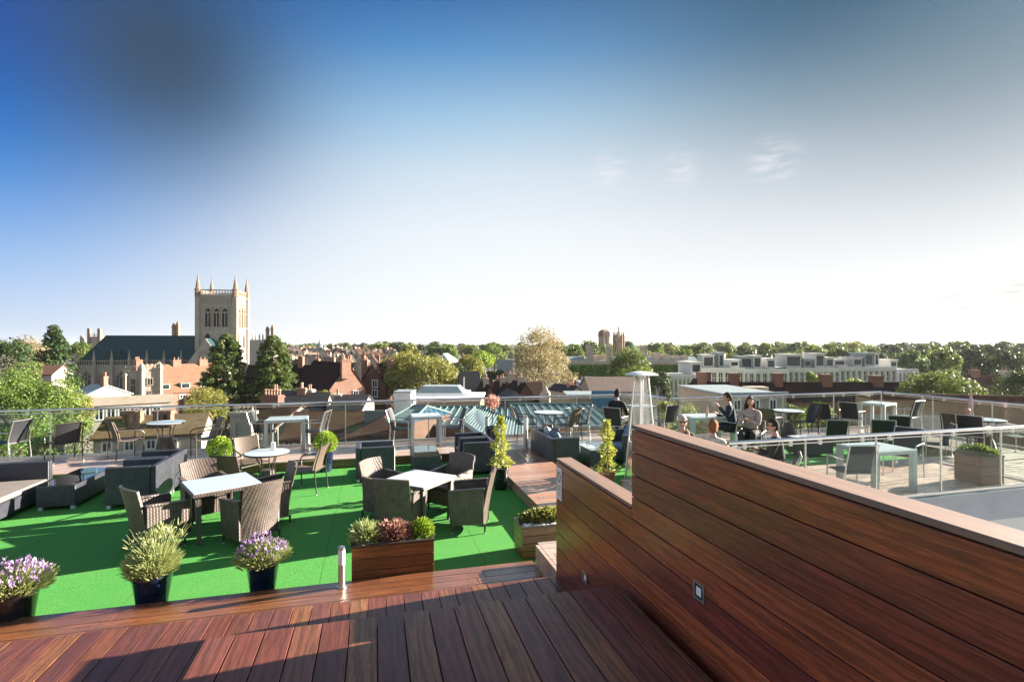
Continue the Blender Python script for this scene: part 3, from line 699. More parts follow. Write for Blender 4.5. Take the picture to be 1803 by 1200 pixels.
# three pots in front
t = thing('potted_plant', 'navy glazed pot with wispy grey-green spiky plant by the deck edge', 'potted plant', (-2.24,6.22,0), 0, 'glazed pots along the turf edge')
pot(t, .13, .185, .42, M['pot'])
mb = MB(); tuft(mb, (0,0,.40), 2300, .21, .27, .10, .008, 1.0)
obj('foliage', mb, M['lf_grey'], t)
mb = stems_mb(60, (.05,0,.45), .14, .44, .17, .003); 
for _ in range(60):
    a = rnd(0,6.28); q = rnd(0,.25); tuft(mb, (q*math.cos(a)+.06, q*math.sin(a), .70+rnd(0,.13)), 5, .02, .08, .05, .012)
obj('flower_stems', mb, M['lf_grey'], t)
def lavender(loc, lab, r0, r1, h, fr, fz, potm):
    t = thing('potted_plant', lab, 'potted plant', loc, 0, 'glazed pots along the turf edge')
    pot(t, r0, r1, h, potm)
    mb = MB(); tuft(mb, (0,0,h), 1500, fr, fz, .08, .011, 1.0); obj('foliage', mb, M['lf_grey'], t)
    fm = MB(); st = MB()
    for _ in range(120):
        a = rnd(0,6.28); q = fr*1.0*math.sqrt(rnd(0,1)); z = h+fz*1.25*(1-.5*(q/fr)**2)+rnd(-.04,.06)
        p = Vector((q*math.cos(a), q*math.sin(a), z)); st.tube([(p.x*.7,p.y*.7,z-.14), p], .002, 3, None, False)
        for _k in range(4): leaf_add(fm, p+Vector((0,0,rnd(-.02,.02))), (rnd(-.6,.6), rnd(-.6,.6), 1), .035, .02)
    obj('flowers', fm, M['lf_lav'], t); obj('stems', st, M['lf_grey'], t)
lavender((-1.19,6.27,0), 'navy glazed pot of purple lavender beside the post light', .12, .165, .39, .25, .20, M['pot'])
lavender((-3.38,6.10,0), 'dark glazed pot of purple lavender at the left edge of the photo', .15, .20, .42, .29, .19, M['potdark'])
# globe shrubs
def globe(px, py, z, lab, r=.22):
    p = P(px, py, z); t = thing('potted_shrub', lab, 'potted shrub', p, 0, 'globe shrubs in tall navy pots'); pot(t, .12, .17, .44, M['pot'])
    mb = MB()
    for _ in range(1500):
        d = Vector((random.gauss(0,1), random.gauss(0,1), random.gauss(0,1))).normalized(); q = r*rnd(.78,1.06)
        leaf_add(mb, Vector((0,0,.44+r*.85))+d*q, d+Vector((rnd(-.7,.7),rnd(-.7,.7),rnd(-.4,.8))), .045, .028)
    for _ in range(20): mb.tube([(0,0,.4),(rnd(-.1,.1),rnd(-.1,.1),.44+r)], .004, 4)
    obj('foliage', mb, M['lf_lime'], t)
globe(387,842,0,'bright green globe shrub in grey-navy pot behind the left square table')
globe(573,829,0,'bright green globe shrub in navy pot against the deck step')
# tall golden vines
def vine(loc, lab, h, potm, ph=.42):
    t = thing('potted_shrub', lab, 'potted shrub', loc, 0, 'tall golden shrubs in pots'); pot(t, .12, .16, ph, potm)
    mb = MB()
    for i in range(800):
        z = rnd(0,1); rad = (.13*(1-z)**.8+.04)*(1+.5*math.sin(z*19)); a = rnd(0,6.28)
        q = rad*rnd(.3,1); leaf_add(mb, (q*math.cos(a), q*math.sin(a), ph+z*h), (math.cos(a)+rnd(-.5,.5), math.sin(a)+rnd(-.5,.5), rnd(-.2,.9)), .06, .035)
    obj('foliage', mb, M['lf_yel'], t)
    obj('stem', MB().tube([(0,0,ph*.9),(.02,0,ph+h*.5),(0,0,ph+h*.95)], .012, 6, .005), M['bark'], t)
vine(P(881,860,0), 'tall golden shrub in black pot beside the walkway', .98, M['potdark'])
vine(P(1068,862,0), 'tall golden climbing shrub in terracotta pot between sofa and patio heater', 1.0, M['terra'], .34)
# pink standard on back deck
p = P(866,777,.2); t = thing('potted_tree', 'small standard tree with pink leaves in a dark pot on the back deck', 'potted tree', p); pot(t, .13, .18, .40, M['pot'])
obj('stem', MB().tube([(0,0,.36),(.01,0,.7),(0,0,1.0)], .012, 6).tube([(0,0,.85),(.12,0,1.05)],.006,5).tube([(0,0,.85),(-.1,.05,1.08)],.006,5), M['bark'], t)
mb = MB()
for _ in range(330):
    d = Vector((random.gauss(0,1), random.gauss(0,1), random.gauss(0,1))).normalized()
    leaf_add(mb, Vector((0,0,1.05))+d*rnd(.04,.22), Vector((rnd(-1,1),rnd(-1,1),rnd(-.8,.8))), .06, .03)
obj('foliage', mb, M['lf_pink'], t)
# planters
def pebbles(x0, x1, y0, y1, z, n):
    mb = MB()
    for _ in range(n):
        r = rnd(.016,.034); x, y = rnd(x0,x1), rnd(y0,y1); a = rnd(0,3)
        pr = [(r*math.cos(i*1.047+a)*rnd(.8,1.2), r*math.sin(i*1.047+a)*rnd(.7,1.1)) for i in range(6)]
        mb.add([(x+u*.7, y+v*.7, z) for u,v in pr]+[(x+u, y+v, z+r*.5) for u,v in pr]+[(x+u*.5, y+v*.5, z+r*.95) for u,v in pr],
               [(i,(i+1)%6,6+(i+1)%6,6+i) for i in range(6)]+[(6+i,6+(i+1)%6,12+(i+1)%6,12+i) for i in range(6)]+[(12,13,14,15,16,17)])
    return mb
def planter(loc, rz, lab, w, d, h, wm, grp='wooden planter boxes', nb=4):
    t = thing('wooden_planter', lab, 'planter', loc, rz, grp)
    b = MB(); bh = (h-.03)/nb
    for i in range(nb):
        z0, z1 = .01+i*bh, .01+(i+1)*bh-.006
        b.box(0,w,0,.022,z0,z1).box(0,w,d-.022,d,z0,z1).box(0,.022,.024,d-.024,z0,z1).box(w-.022,w,.024,d-.024,z0,z1)
    obj('boards', b, wm, t, bevel=.002)
    rim = MB().box(-.01,w+.01,-.01,.03,h-.022,h).box(-.01,w+.01,d-.03,d+.01,h-.022,h).box(-.01,.03,.031,d-.031,h-.022,h).box(w-.03,w+.01,.031,d-.031,h-.022,h)
    obj('rim', rim, M['aludark'], t); obj('soil', MB().box(.024,w-.024,.024,d-.024,.02,h-.045), M['soil'], t)
    return t
t = planter((-.24,6.03,0), 0, 'wooden planter with yellow-green and purple shrubs beside the post light', .91, .42, .56, M['plant_wood'])
peb = pebbles(.04,.87,.04,.38,.515,260); o = obj('pebbles', peb, M['stone'], t); o['kind'] = 'stuff'
for x, r, mt, L, lab in ((.15,.15,'lf_grey',.10,'yellow-green'),(.46,.22,'lf_purple',.06,'purple'),(.79,.12,'lf_lime',.06,'lime green')):
    mb = MB()
    for _ in range(900 if r < .2 else 1700):
        a = rnd(0,6.28); q = math.sqrt(rnd(0,1)); z = .5+rnd(0,.22)*(1-.5*q*q)
        leaf_add(mb, (x+q*r*math.cos(a), .21+q*min(r,.16)*math.sin(a), z), (math.cos(a)*q*.8+rnd(-.4,.4), math.sin(a)*q*.8+rnd(-.4,.4), rnd(.3,1)), L*rnd(.5,1.2), .014 if mt=='lf_grey' else .022)
    obj('shrub', mb, M[mt], t, label=lab+' shrub')
t = planter((1.87,6.5,0), 0, 'wooden planter with white pebbles and low golden shrub beside the clad wall', 1.1, .42, .42, M['plant_wood'])
o = obj('pebbles', pebbles(.04,1.06,.04,.38,.375,300), M['stone'], t); o['kind'] = 'stuff'
mb = MB()
for _ in range(1300):
    a = rnd(0,6.28); q = math.sqrt(rnd(0,1)); x = .38+.33*q*math.cos(a)
    leaf_add(mb, (x, .27+.13*q*math.sin(a), .38+rnd(0,.17)*(1-.4*q*q)), (math.cos(a)*q+rnd(-.4,.4), math.sin(a)*q+rnd(-.4,.4), rnd(.1,1)), .05, .03)
obj('shrub', mb, M['lf_olive'], t)
p = P(1727,855,.2)
t = planter((p.x,p.y,.2), R(-6), 'weathered wooden planter with trailing green plant on the right deck', .50, .50, .54, M['plant_old'], nb=3)
mb = MB()
for _ in range(1500):
    a = rnd(0,6.28); q = math.sqrt(rnd(0,1)); leaf_add(mb, (.25+.27*q*math.cos(a), .25+.26*q*math.sin(a), .50+rnd(0,.2)*(1-.6*q)), (math.cos(a)*q*1.4+rnd(-.4,.4), math.sin(a)*q+rnd(-.4,.4), rnd(-.1,.8)), .08, .03)
obj('shrub', mb, M['lf_mid'], t)
# post lights
def bollard(loc, lab, h=.43, r=.031, s=1):
    t = thing('post_light', lab, 'post light', loc, 0, 'cylindrical post lights'); 
    obj('base_plate', MB().lathe([(.055,0),(.055,.008)], 24), M['alu'], t, True)
    obj('post', MB().lathe([(r,.009),(r,h*.56)], 24), M['alu'], t, True)
    obj('diffuser', MB().lathe([(r*1.02,h*.561),(r*1.02,h*.93)], 24), M['frost'], t, True)
    obj('cap', MB().lathe([(r*1.06,h*.931),(r*1.06,h*.985),(r*.8,h)], 24), M['steel'], t, True)
    return t
bl = bollard((P(601,1032,.2)), 'slim steel post light with frosted top standing on the lower deck edge', .43, .036)
dup(bl, P(857,768,.2), 0, 'slim white post light on the back deck beside the pink tree', None, (1.5,1.5,1.3))
dup(bl, P(925,788,.2), 0, 'taller white post light at the landing end of the walkway', None, (1.6,1.6,1.9))
# patio heater
M['heat'] = plain('bright_satin_steel', (.75,.74,.72), .35, .05, 8, metal=.5)
hp = P(1129,846,0); HH = 2.25
t = thing('patio_heater', 'tall pyramid patio heater with steel grille and white cap', 'patio heater', hp, R(10))
def fr_(z): return .238-(.238-.095)*(z/ (HH-.09))
for sx in (-1,1):
    for sy in (-1,1): obj('frame_post', MB().tube([(sx*fr_(0),sy*fr_(0),0),(sx*fr_(HH-.09),sy*fr_(HH-.09),HH-.09)], .016, 8), M['heat'], t, True)
z0, z1 = .04, .80; b = MB(); q0, q1 = fr_(z0)-.004, fr_(z1)-.004
b.add([(-q0,-q0,z0),(q0,-q0,z0),(q0,q0,z0),(-q0,q0,z0),(-q1,-q1,z1),(q1,-q1,z1),(q1,q1,z1),(-q1,q1,z1)], [(3,2,1,0),(4,5,6,7),(0,1,5,4),(1,2,6,5),(2,3,7,6),(3,0,4,7)])
obj('base_cabinet', b, M['steel'], t)
g = MB()
for side in range(4):
    c, s = math.cos(side*math.pi/2), math.sin(side*math.pi/2)
    z = .84
    while z < HH-.14:
        q = fr_(z)-.01; g.tube([(c*q-s*-q*.96, s*q+c*-q*.96, z),(c*q-s*q*.96, s*q+c*q*.96, z)], .0035, 4, None, False); z += .042
    for k in (-.5, 0, .5):
        za, zb = .82, HH-.12; qa, qb = fr_(za)-.01, fr_(zb)-.01
        g.tube([(c*qa-s*k*qa, s*qa+c*k*qa, za),(c*qb-s*k*qb, s*qb+c*k*qb, zb)], .004, 4, None, False)
obj('grille', g, M['heat'], t)
obj('glass_tube', MB().lathe([(.035,.82),(.035,HH-.13)], 20), M['frost'], t, True)
obj('burner_ring', MB().lathe([(.09,HH-.13),(.09,HH-.09)], 20), M['steel'], t, True)
obj('cap', MB().lathe([(.33,HH-.075),(.335,HH-.068),(.24,HH-.03),(.12,HH-.006),(.02,HH)], 32), M['white'], t, True)
# closed parasol
t = thing('closed_parasol', 'closed pale pink parasol standing by the far right rail', 'parasol', (14.9,9.95,.2))
obj('base', MB().lathe([(.24,0),(.24,.05),(.05,.08),(.03,.3)], 20), M['greywall'], t, True)
obj('pole', MB().tube([(0,0,.1),(0,0,1.75)], .018, 8), M['alu'], t)
obj('canopy', MB().lathe([(.03,.72),(.085,.78),(.09,.9),(.06,1.1),(.07,1.3),(.03,1.6),(.012,1.8),(.004,1.86)], 9), plain('faded_pink_canvas', (.5,.36,.36), .8, .2, 8), t, True)
t.scale = (.7,.7,.82)
# ================================================================ PEOPLE
SK = plain('skin', (.50,.27,.19), .5, .08, 10); HAIRS = {}
def cloth(name, c, v=.2): return plain(name, c, .85, v, 12)
CL = {'black': cloth('black_wool', (.012,.012,.014)), 'navy': cloth('navy_cotton', (.02,.025,.045)), 'cream': cloth('cream_knit', (.55,.50,.42), .3), 'white': cloth('white_cotton', (.40,.33,.31), .3), 'coat': cloth('dark_brown_coat', (.035,.025,.022)), 'trouser': cloth('dark_trousers', (.02,.02,.024)), 'tan': cloth('tan_scarf', (.45,.36,.27)), 'blue': cloth('blue_shirt', (.10,.14,.22))}
HC = {'dark': plain('dark_hair', (.018,.012,.01), .9, .4, 60), 'grey': plain('grey_hair', (.42,.39,.36), .9, .3, 60), 'auburn': plain('auburn_hair', (.24,.085,.03), .9, .5, 60), 'brown': plain('brown_hair', (.08,.035,.018), .8, .4, 60), 'bald': plain('cropped_grey_hair', (.4,.32,.28), .6)}
def skin(name, verts, edges, rad, mat, parent, sub=2, root=0):
    me = bpy.data.meshes.new(name); me.from_pydata([tuple(v) for v in verts], edges, []); me.update()
    me.skin_vertices.new(name='s') if hasattr(me.skin_vertices, 'new') else None
    o = bpy.data.objects.new(name, me); C.objects.link(o); o.parent = parent
    m = o.modifiers.new('skin', 'SKIN'); 
    if not me.skin_vertices:
        raise RuntimeError('skin layer')
    sv = me.skin_vertices[0].data
    for i, r in enumerate(rad):
        sv[i].radius = r if isinstance(r, tuple) else (r, r); sv[i].use_root = (i == root)
    m.use_smooth_shade = True
    s = o.modifiers.new('sub', 'SUBSURF'); s.levels = sub; s.render_levels = sub
    me.materials.append(mat); return o
def person(loc, rz, lab, top, hair='dark', turn=0, hands=None, lean=0, glasses=False, longhair=False, bottoms='trouser', scarf=None, legs=True):
    """a seated adult facing local +Y; origin on the floor under the hips"""
    t = thing('person', lab, 'person', loc, rz)
    sh = 1.03; ln = lean
    V = [(0,0,.55),(0,ln*.3,.72),(0,ln*.7,.90),(0,ln,1.02),(0,ln+.01,1.10),(0,ln+.035,1.18)]; Rr = [(.14,.095),(.12,.085),(.135,.09),(.075,.06),(.052,.052),(.05,.05)]
    E = [(0,1),(1,2),(2,3),(3,4),(4,5)]
    hs = hands or [(-.18,.38,.78),(.18,.38,.78)]
    ends = []
    for s, h in ((-1,hs[0]),(1,hs[1])):
        b = len(V); S = Vector((s*.19, ln, 1.0)); H = Vector(h); mid = (S+H)/2; d = (H-S).length
        k = math.sqrt(max(.0004, .29**2-(min(d,.56)/2)**2)); el = mid+Vector((s*.35,-.25,-.9)).normalized()*k
        V += [tuple(S), tuple(el), tuple(H)]; Rr += [.046,.038,.027]; E += [(3,b),(b,b+1),(b+1,b+2)]
        f = (H-el).normalized(); side = f.cross(Vector((0,0,1))).normalized()
        w = b+2; pb = len(V); V.append(tuple(H+f*.07)); Rr.append((.030,.016)); E.append((w,pb))
        for q, L in ((-.030,.062),(-.010,.075),(.010,.07),(.030,.055)):
            a = len(V); V += [tuple(H+f*.09+side*q), tuple(H+f*(.09+L*.6)+side*q+Vector((0,0,-.01))), tuple(H+f*(.09+L*.85)+side*q+Vector((0,0,-.03)))]; Rr += [.009,.0085,.007]; E += [(pb,a),(a,a+1),(a+1,a+2)]
        a = len(V); V += [tuple(H+f*.04-side*s*.035), tuple(H+f*.075-side*s*.055)]; Rr += [.010,.008]; E += [(w,a),(a,a+1)]
    if legs:
        for s in (-1,1):
            b = len(V); V += [(s*.10,.03,.52),(s*.13,.44,.53),(s*.13,.42,.10),(s*.14,.55,.045)]; Rr += [.088,.06,.042,.035]; E += [(0,b),(b,b+1),(b+1,b+2),(b+2,b+3)]
    body = skin('body', V, E, Rr, SK, t)
    # garments follow the body, a little larger
    nV = [V[0],V[1],V[2],V[3],(0,ln+.008,1.095)]; nR = [(.175,.125),(.16,.12),(.18,.125),(.125,.10),(.078,.074)]; nE = [(0,1),(1,2),(2,3),(3,4)]
    for i0 in (6, 6+3+1+12+2):
        b = len(nV); S, el, H = V[i0], V[i0+1], V[i0+2]; cu = tuple(Vector(el).lerp(Vector(H), .93)); nV += [S, el, cu]; nR += [.074,.056,.042]; nE += [(3,b),(b,b+1),(b+1,b+2)]
    skin('jacket', nV, nE, nR, CL[top], t)
    if legs:
        lV = [(0,-.01,.53)]; lR = [(.175,.12)]; lE = []
        for s in (-1,1):
            b = len(lV); lV += [(s*.10,.04,.52),(s*.13,.44,.535),(s*.13,.42,.14)]; lR += [.104,.076,.06]; lE += [(0,b),(b,b+1),(b+1,b+2)]
        skin('trousers', lV, lE, lR, CL[bottoms], t)
        for s in (-1,1):
            sm = MB(); sm.add([(s*.13+a*.045, .36+c_*.0, z) for a in (-1,1) for c_ in (0,) for z in (.0,.10)]+[(s*.14+a*.045,.60,z) for a in (-1,1) for z in (0,.035)]+[(s*.13+a*.045,.47,z) for a in (-1,1) for z in (.0,.10)], [(0,1,9,8),(8,9,5,4),(2,10,11,3),(10,6,7,11),(0,2,3,1),(4,5,7,6),(1,3,11,9),(9,11,7,5),(0,8,10,2),(8,4,6,10)])
            obj('shoe', sm, M['blackm'], t, bevel=.01)
    # head
    hd = bpy.data.objects.new('head', None); 
    hb = MB(); n, m = 16, 12; hz = 1.262
    def hp_(i, j, k=1.0):
        th = math.pi*i/m; ph = 2*math.pi*j/n; x = math.sin(th)*math.cos(ph); y = math.sin(th)*math.sin(ph); z = math.cos(th)
        X = .074*x; Y = .094*y; Z = .118*z
        if z < -.1: X *= 1-.28*(-z-.1); Y *= 1-.18*(-z-.1)*(1 if y < 0 else .3)
        if y > .85 and -.25 < z < .15: Y += .018*(1-abs(x)*3 if abs(x) < .33 else 0)
        return Vector((X*k, Y*k, Z*k))
    rot = Matrix.Rotation(turn, 3, 'Z'); O = Vector((0, ln+.05, hz))
    pts = [O+rot@hp_(i,j) for i in range(m+1) for j in range(n)]
    hb.add(pts, [(i*n+j, i*n+(j+1)%n, (i+1)*n+(j+1)%n, (i+1)*n+j) for i in range(m) for j in range(n)])
    ears = MB()
    for s in (-1,1): hb.add([O+rot@Vector((s*(.07+a), b, c)) for a,b,c in ((0,-.015,-.02),(.014,-.02,.02),(.012,-.005,.03),(0,.012,.02),(0,.01,-.025),(.008,-.005,-.03))], [(0,1,2,3,4,5)])
    hx = Vector((0,.112,-.02)); hb.add([O+rot@(hx+Vector(v)) for v in ((-.014,-.02,-.008),(.014,-.02,-.008),(0,.012,-.006),(0,-.018,.04),(0,-.014,-.014))], [(0,2,3),(2,1,3),(0,4,2),(4,1,2)])
    o = obj('head', hb, SK, t, True)
    fm = MB()
    for s in (-1,1):
        c = O+rot@Vector((s*.03,.087,.008))
        fm.lathe([(.001,-.008),(.008,-.004),(.010,0),(.008,.004),(.001,.008)], 8, tuple(c))
    obj('eyes', fm, M['blackm'], o)
    lp = MB(); lp.hexa([O+rot@Vector(v) for v in ((-.024,.078,-.062),(.024,.078,-.062),(.018,.09,-.062),(-.018,.09,-.062),(-.024,.078,-.053),(.024,.078,-.053),(.018,.091,-.053),(-.018,.091,-.053))]); obj('mouth', lp, plain('lips', (.38,.13,.11), .5), o)
    if glasses:
        g = MB()
        for s in (-1,1): g.hexa([O+rot@Vector((s*.032+a*.024, .1+b, .008+c*.016)) for c in (-1,1) for a,b in ((-1,0),(1,0),(1,.004),(-1,.004))])
        g.tube([O+rot@Vector((-.056,.1,.015)), O+rot@Vector((-.078,0,.012))], .003, 4); g.tube([O+rot@Vector((.056,.1,.015)), O+rot@Vector((.078,0,.012))], .003, 4); g.tube([O+rot@Vector((-.01,.103,.012)),O+rot@Vector((.01,.103,.012))],.003,4)
        obj('glasses', g, M['blackm'], t)
    if hair != 'bald':
        h = MB(); gk = []; fz = .006 if hair == 'auburn' else .004; hk = 1.22 if hair == 'auburn' else 1.13
        for i in range(m+1):
            for j in range(n):
                p = hp_(i, j, hk); p += Vector((random.gauss(0,fz), random.gauss(0,fz), random.gauss(0,fz)))
                front = p.y > .02
                gk.append(O+rot@(p*Vector((1,1,1))))
        fs = []
        for i in range(m):
            for j in range(n):
                ph = 2*math.pi*(j+.5)/n; y = math.sin(ph); lim = 3.4 if y > .35 else (5.5 if y > -.2 else 8.2)
                if i < lim: fs.append((i*n+j, i*n+(j+1)%n, (i+1)*n+(j+1)%n, (i+1)*n+j))
        h.add(gk, fs); ho = obj('hair', h, HC[hair], t, True); so_ = ho.modifiers.new('s','SOLIDIFY'); so_.thickness = .014; so_.offset = .6
        if longhair:
            lh = MB()
            for _ in range(70):
                a = rnd(math.pi*.95, math.pi*2.05); b = O+rot@Vector((.078*math.cos(a), .08*math.sin(a), rnd(-.02,.06))); e = b+rot@Vector((rnd(-.05,.05), -.06+rnd(-.03,.03), -rnd(.22,.36)))
                lh.tube([b, (b+e)/2+rot@Vector((.02*math.cos(a),-.035,0)), e], .014, 5, .005)
            obj('long_hair', lh, HC[hair], t, True)
    if scarf:
        s_ = MB().tube([(-.07,ln+.02,1.10),(-.10,ln+.07,1.04),(-.08,ln+.15,.90),(-.07,ln+.16,.72)], .03, 8).tube([(.07,ln+.02,1.10),(.10,ln+.07,1.04),(.08,ln+.15,.90),(.07,ln+.16,.74)], .03, 8); obj('scarf', s_, CL[scarf], t, True)
    bpy.data.objects.remove(hd); return t
def sit(px, py, z, look_px, lab, **k):
    p = P(px, py, z); q = P(look_px[0], look_px[1], z); return person(p, face(p, q), lab, **k)
pz = P(1084,775,.2); person(pz, face(pz, tC), 'person in a black jacket sitting side-on at the table behind the heater', 'black', 'dark', lean=.06)
sit(1290,788,.2,(1225,784), 'dark haired person in black sitting with a cigarette, back to us at the pale table', top='navy', hair='dark', lean=.08, hands=[(-.12,.34,1.05),(.2,.36,.82)], turn=R(12))
sit(1322,800,.2,(1296,820), 'person with long brown hair and pale top turned toward the smoker', top='white', hair='brown', longhair=True, hands=[(-.02,.36,.86),(.12,.34,.74)], lean=.04, turn=R(20))
sit(1199,852,0,(1262,905), 'older person with grey hair, glasses, dark coat and pale scarf behind the wall', top='coat', hair='grey', glasses=True, scarf='tan', lean=.05, turn=R(-20))
sit(1254,872,0,(1285,838), 'person with auburn hair and cream top seen from behind above the wall capping', top='cream', hair='auburn', lean=.04)
sit(1372,868,0,(1300,860), 'person with dark glasses and black top in profile near the handrail', top='black', hair='dark', glasses=True, lean=.06, turn=R(15))
pz = D(1697,700,13.2); pz.z = .2; kid_ = person(pz, face(pz, rD), 'small person with cropped hair behind the black chair at far right', 'blue', 'bald', hands=[(-.1,.4,.9),(.2,.42,1.0)], lean=.04)
kid_.scale = (.7,.7,.72)
# their seats
for px, py, lk, lab in ((1322,800,(1296,820),'patio chair the long haired person sits in'),(1199,852,(1262,905),'patio chair of the older person in the dark coat'),(1254,872,(1285,838),'patio chair of the auburn haired person'),(1372,868,(1300,860),'patio chair of the person in profile with dark glasses')):
    z = .2 if py == 800 else 0; p = P(px, py, z); q = P(*lk, z); dup(pd, p, face(p, q), lab, G2, (1,1,.84))
pt = P(1305,868,0); mk_round(pt, 0, 'low round table with glasses and bottle between the seated people', 'round patio tables', .42, .72)
def item(name, lab, cat, prof, loc, mat, n=14):
    return tag(obj(name, MB().lathe(prof, n), mat, None, True, loc=loc), lab, cat)
wz = .742-.02
item('wine_glass', 'champagne flute with pink drink on the low round table', 'glass', [(.03,0),(.03,.004),(.004,.01),(.004,.09),(.018,.12),(.024,.17),(.022,.22)], (pt.x+.05,pt.y-.05,wz+.002), plain('pink_fizz', (.75,.45,.42), .1, .1, coat=.5))
item('bottle', 'orange bottle standing on the low round table beside the flute', 'bottle', [(.035,0),(.036,.15),(.014,.20),(.013,.27),(.015,.275)], (pt.x-.22,pt.y+.1,wz+.002), plain('amber_bottle', (.45,.16,.05), .15, .1, coat=.5))
nh = thing('napkin_holder', 'white napkin holder on the low round table', 'napkin holder', (pt.x-.12,pt.y-.02,wz+.002)); obj('holder', MB().box(-.06,.06,-.05,-.042,0,.17).box(-.06,.06,.042,.05,0,.17).box(-.06,.06,-.041,.041,0,.01), M['white'], nh); obj('napkins', MB().box(-.055,.055,-.03,.03,.011,.15), M['frost'], nh)
tdz = .2+.75+.008
item('wine_glass', 'clear wine glass on the large pale table by the smoker', 'glass', [(.03,0),(.03,.004),(.004,.01),(.004,.08),(.032,.11),(.036,.15),(.028,.19)], (tD.x+.05,tD.y+.05,tdz), M['clearglass'])
item('bottle', 'pale bottle with orange label on the large table by the smoker', 'bottle', [(.034,0),(.036,.16),(.013,.21),(.013,.28)], (tD.x-.05,tD.y-.1,tdz), plain('rose_bottle', (.55,.33,.22), .15, .1, coat=.4))
item('ashtray', 'small black ashtray on the large table by the smoker', 'ashtray', [(.05,0),(.055,.03),(.045,.03),(.04,.008)], (tD.x+.3,tD.y-.1,tdz), M['blackm'])
# ================================================================ THE CITY AROUND
struct(obj('ground', MB().box(-9000,9000,-3000,9000,GZ-1,GZ), plain('town_ground', (.09,.085,.07), .9, .3, .02)))
def px2m(px, t): return px*t/F
def zy(py, t): return EYE+(HY-py)*t/F
CH = 'houses in the roofscape below the terrace'
def win(parent, x, y, z, w, h, ax, fm='white', mull=1):
    """a window centred at x,y,z on a wall facing ax: 'y' = -Y, 'x' = +X, 'w' = -X"""
    f = MB(); p = MB(); b = min(w, h)*.14
    def bx(m, a0, a1, z0, z1, d0, d1):
        if ax == 'y': m.box(x+a0, x+a1, y-d1, y-d0, z+z0, z+z1)
        elif ax == 'x': m.box(x+d0, x+d1, y+a0, y+a1, z+z0, z+z1)
        else: m.box(x-d1, x-d0, y+a0, y+a1, z+z0, z+z1)
    bx(f,-w/2,w/2,h/2-b,h/2,.004,.10); bx(f,-w/2,w/2,-h/2,-h/2+b,.004,.14); bx(f,-w/2,-w/2+b,-h/2+b,h/2-b,.004,.10); bx(f,w/2-b,w/2,-h/2+b,h/2-b,.004,.10)
    for i in range(mull): q = -w/2+w*(i+1)/(mull+1); bx(f,q-b*.3,q+b*.3,-h/2+b,h/2-b,.03,.08)
    bx(p,-w/2+b,w/2-b,-h/2+b,h/2-b,.004,.03)
    o = obj('window', f, M[fm], parent); obj('pane', p, M['winglass'], o)
def chimney(parent, x, y, z0, w, d, h, mat='brick', pots=2, pm='pots_red'):
    c = MB(); c.box(x-w/2,x+w/2,y-d/2,y+d/2,z0,z0+h-.3); c.box(x-w/2-.08,x+w/2+.08,y-d/2-.08,y+d/2+.08,z0+h-.3,z0+h-.12); c.box(x-w/2,x+w/2,y-d/2,y+d/2,z0+h-.12,z0+h)
    o = obj('chimney', c, M[mat], parent)
    m = MB()
    for i in range(pots):
        q = x-w/2+w*(i+.5)/pots if w > d else x; r = y if w > d else y-d/2+d*(i+.5)/pots
        m.lathe([(.13,0),(.11,.3),(.14,.5),(.12,.6)], 8, (q, r, z0+h))
    if pots: obj('chimney_pots', m, M[pm], o)
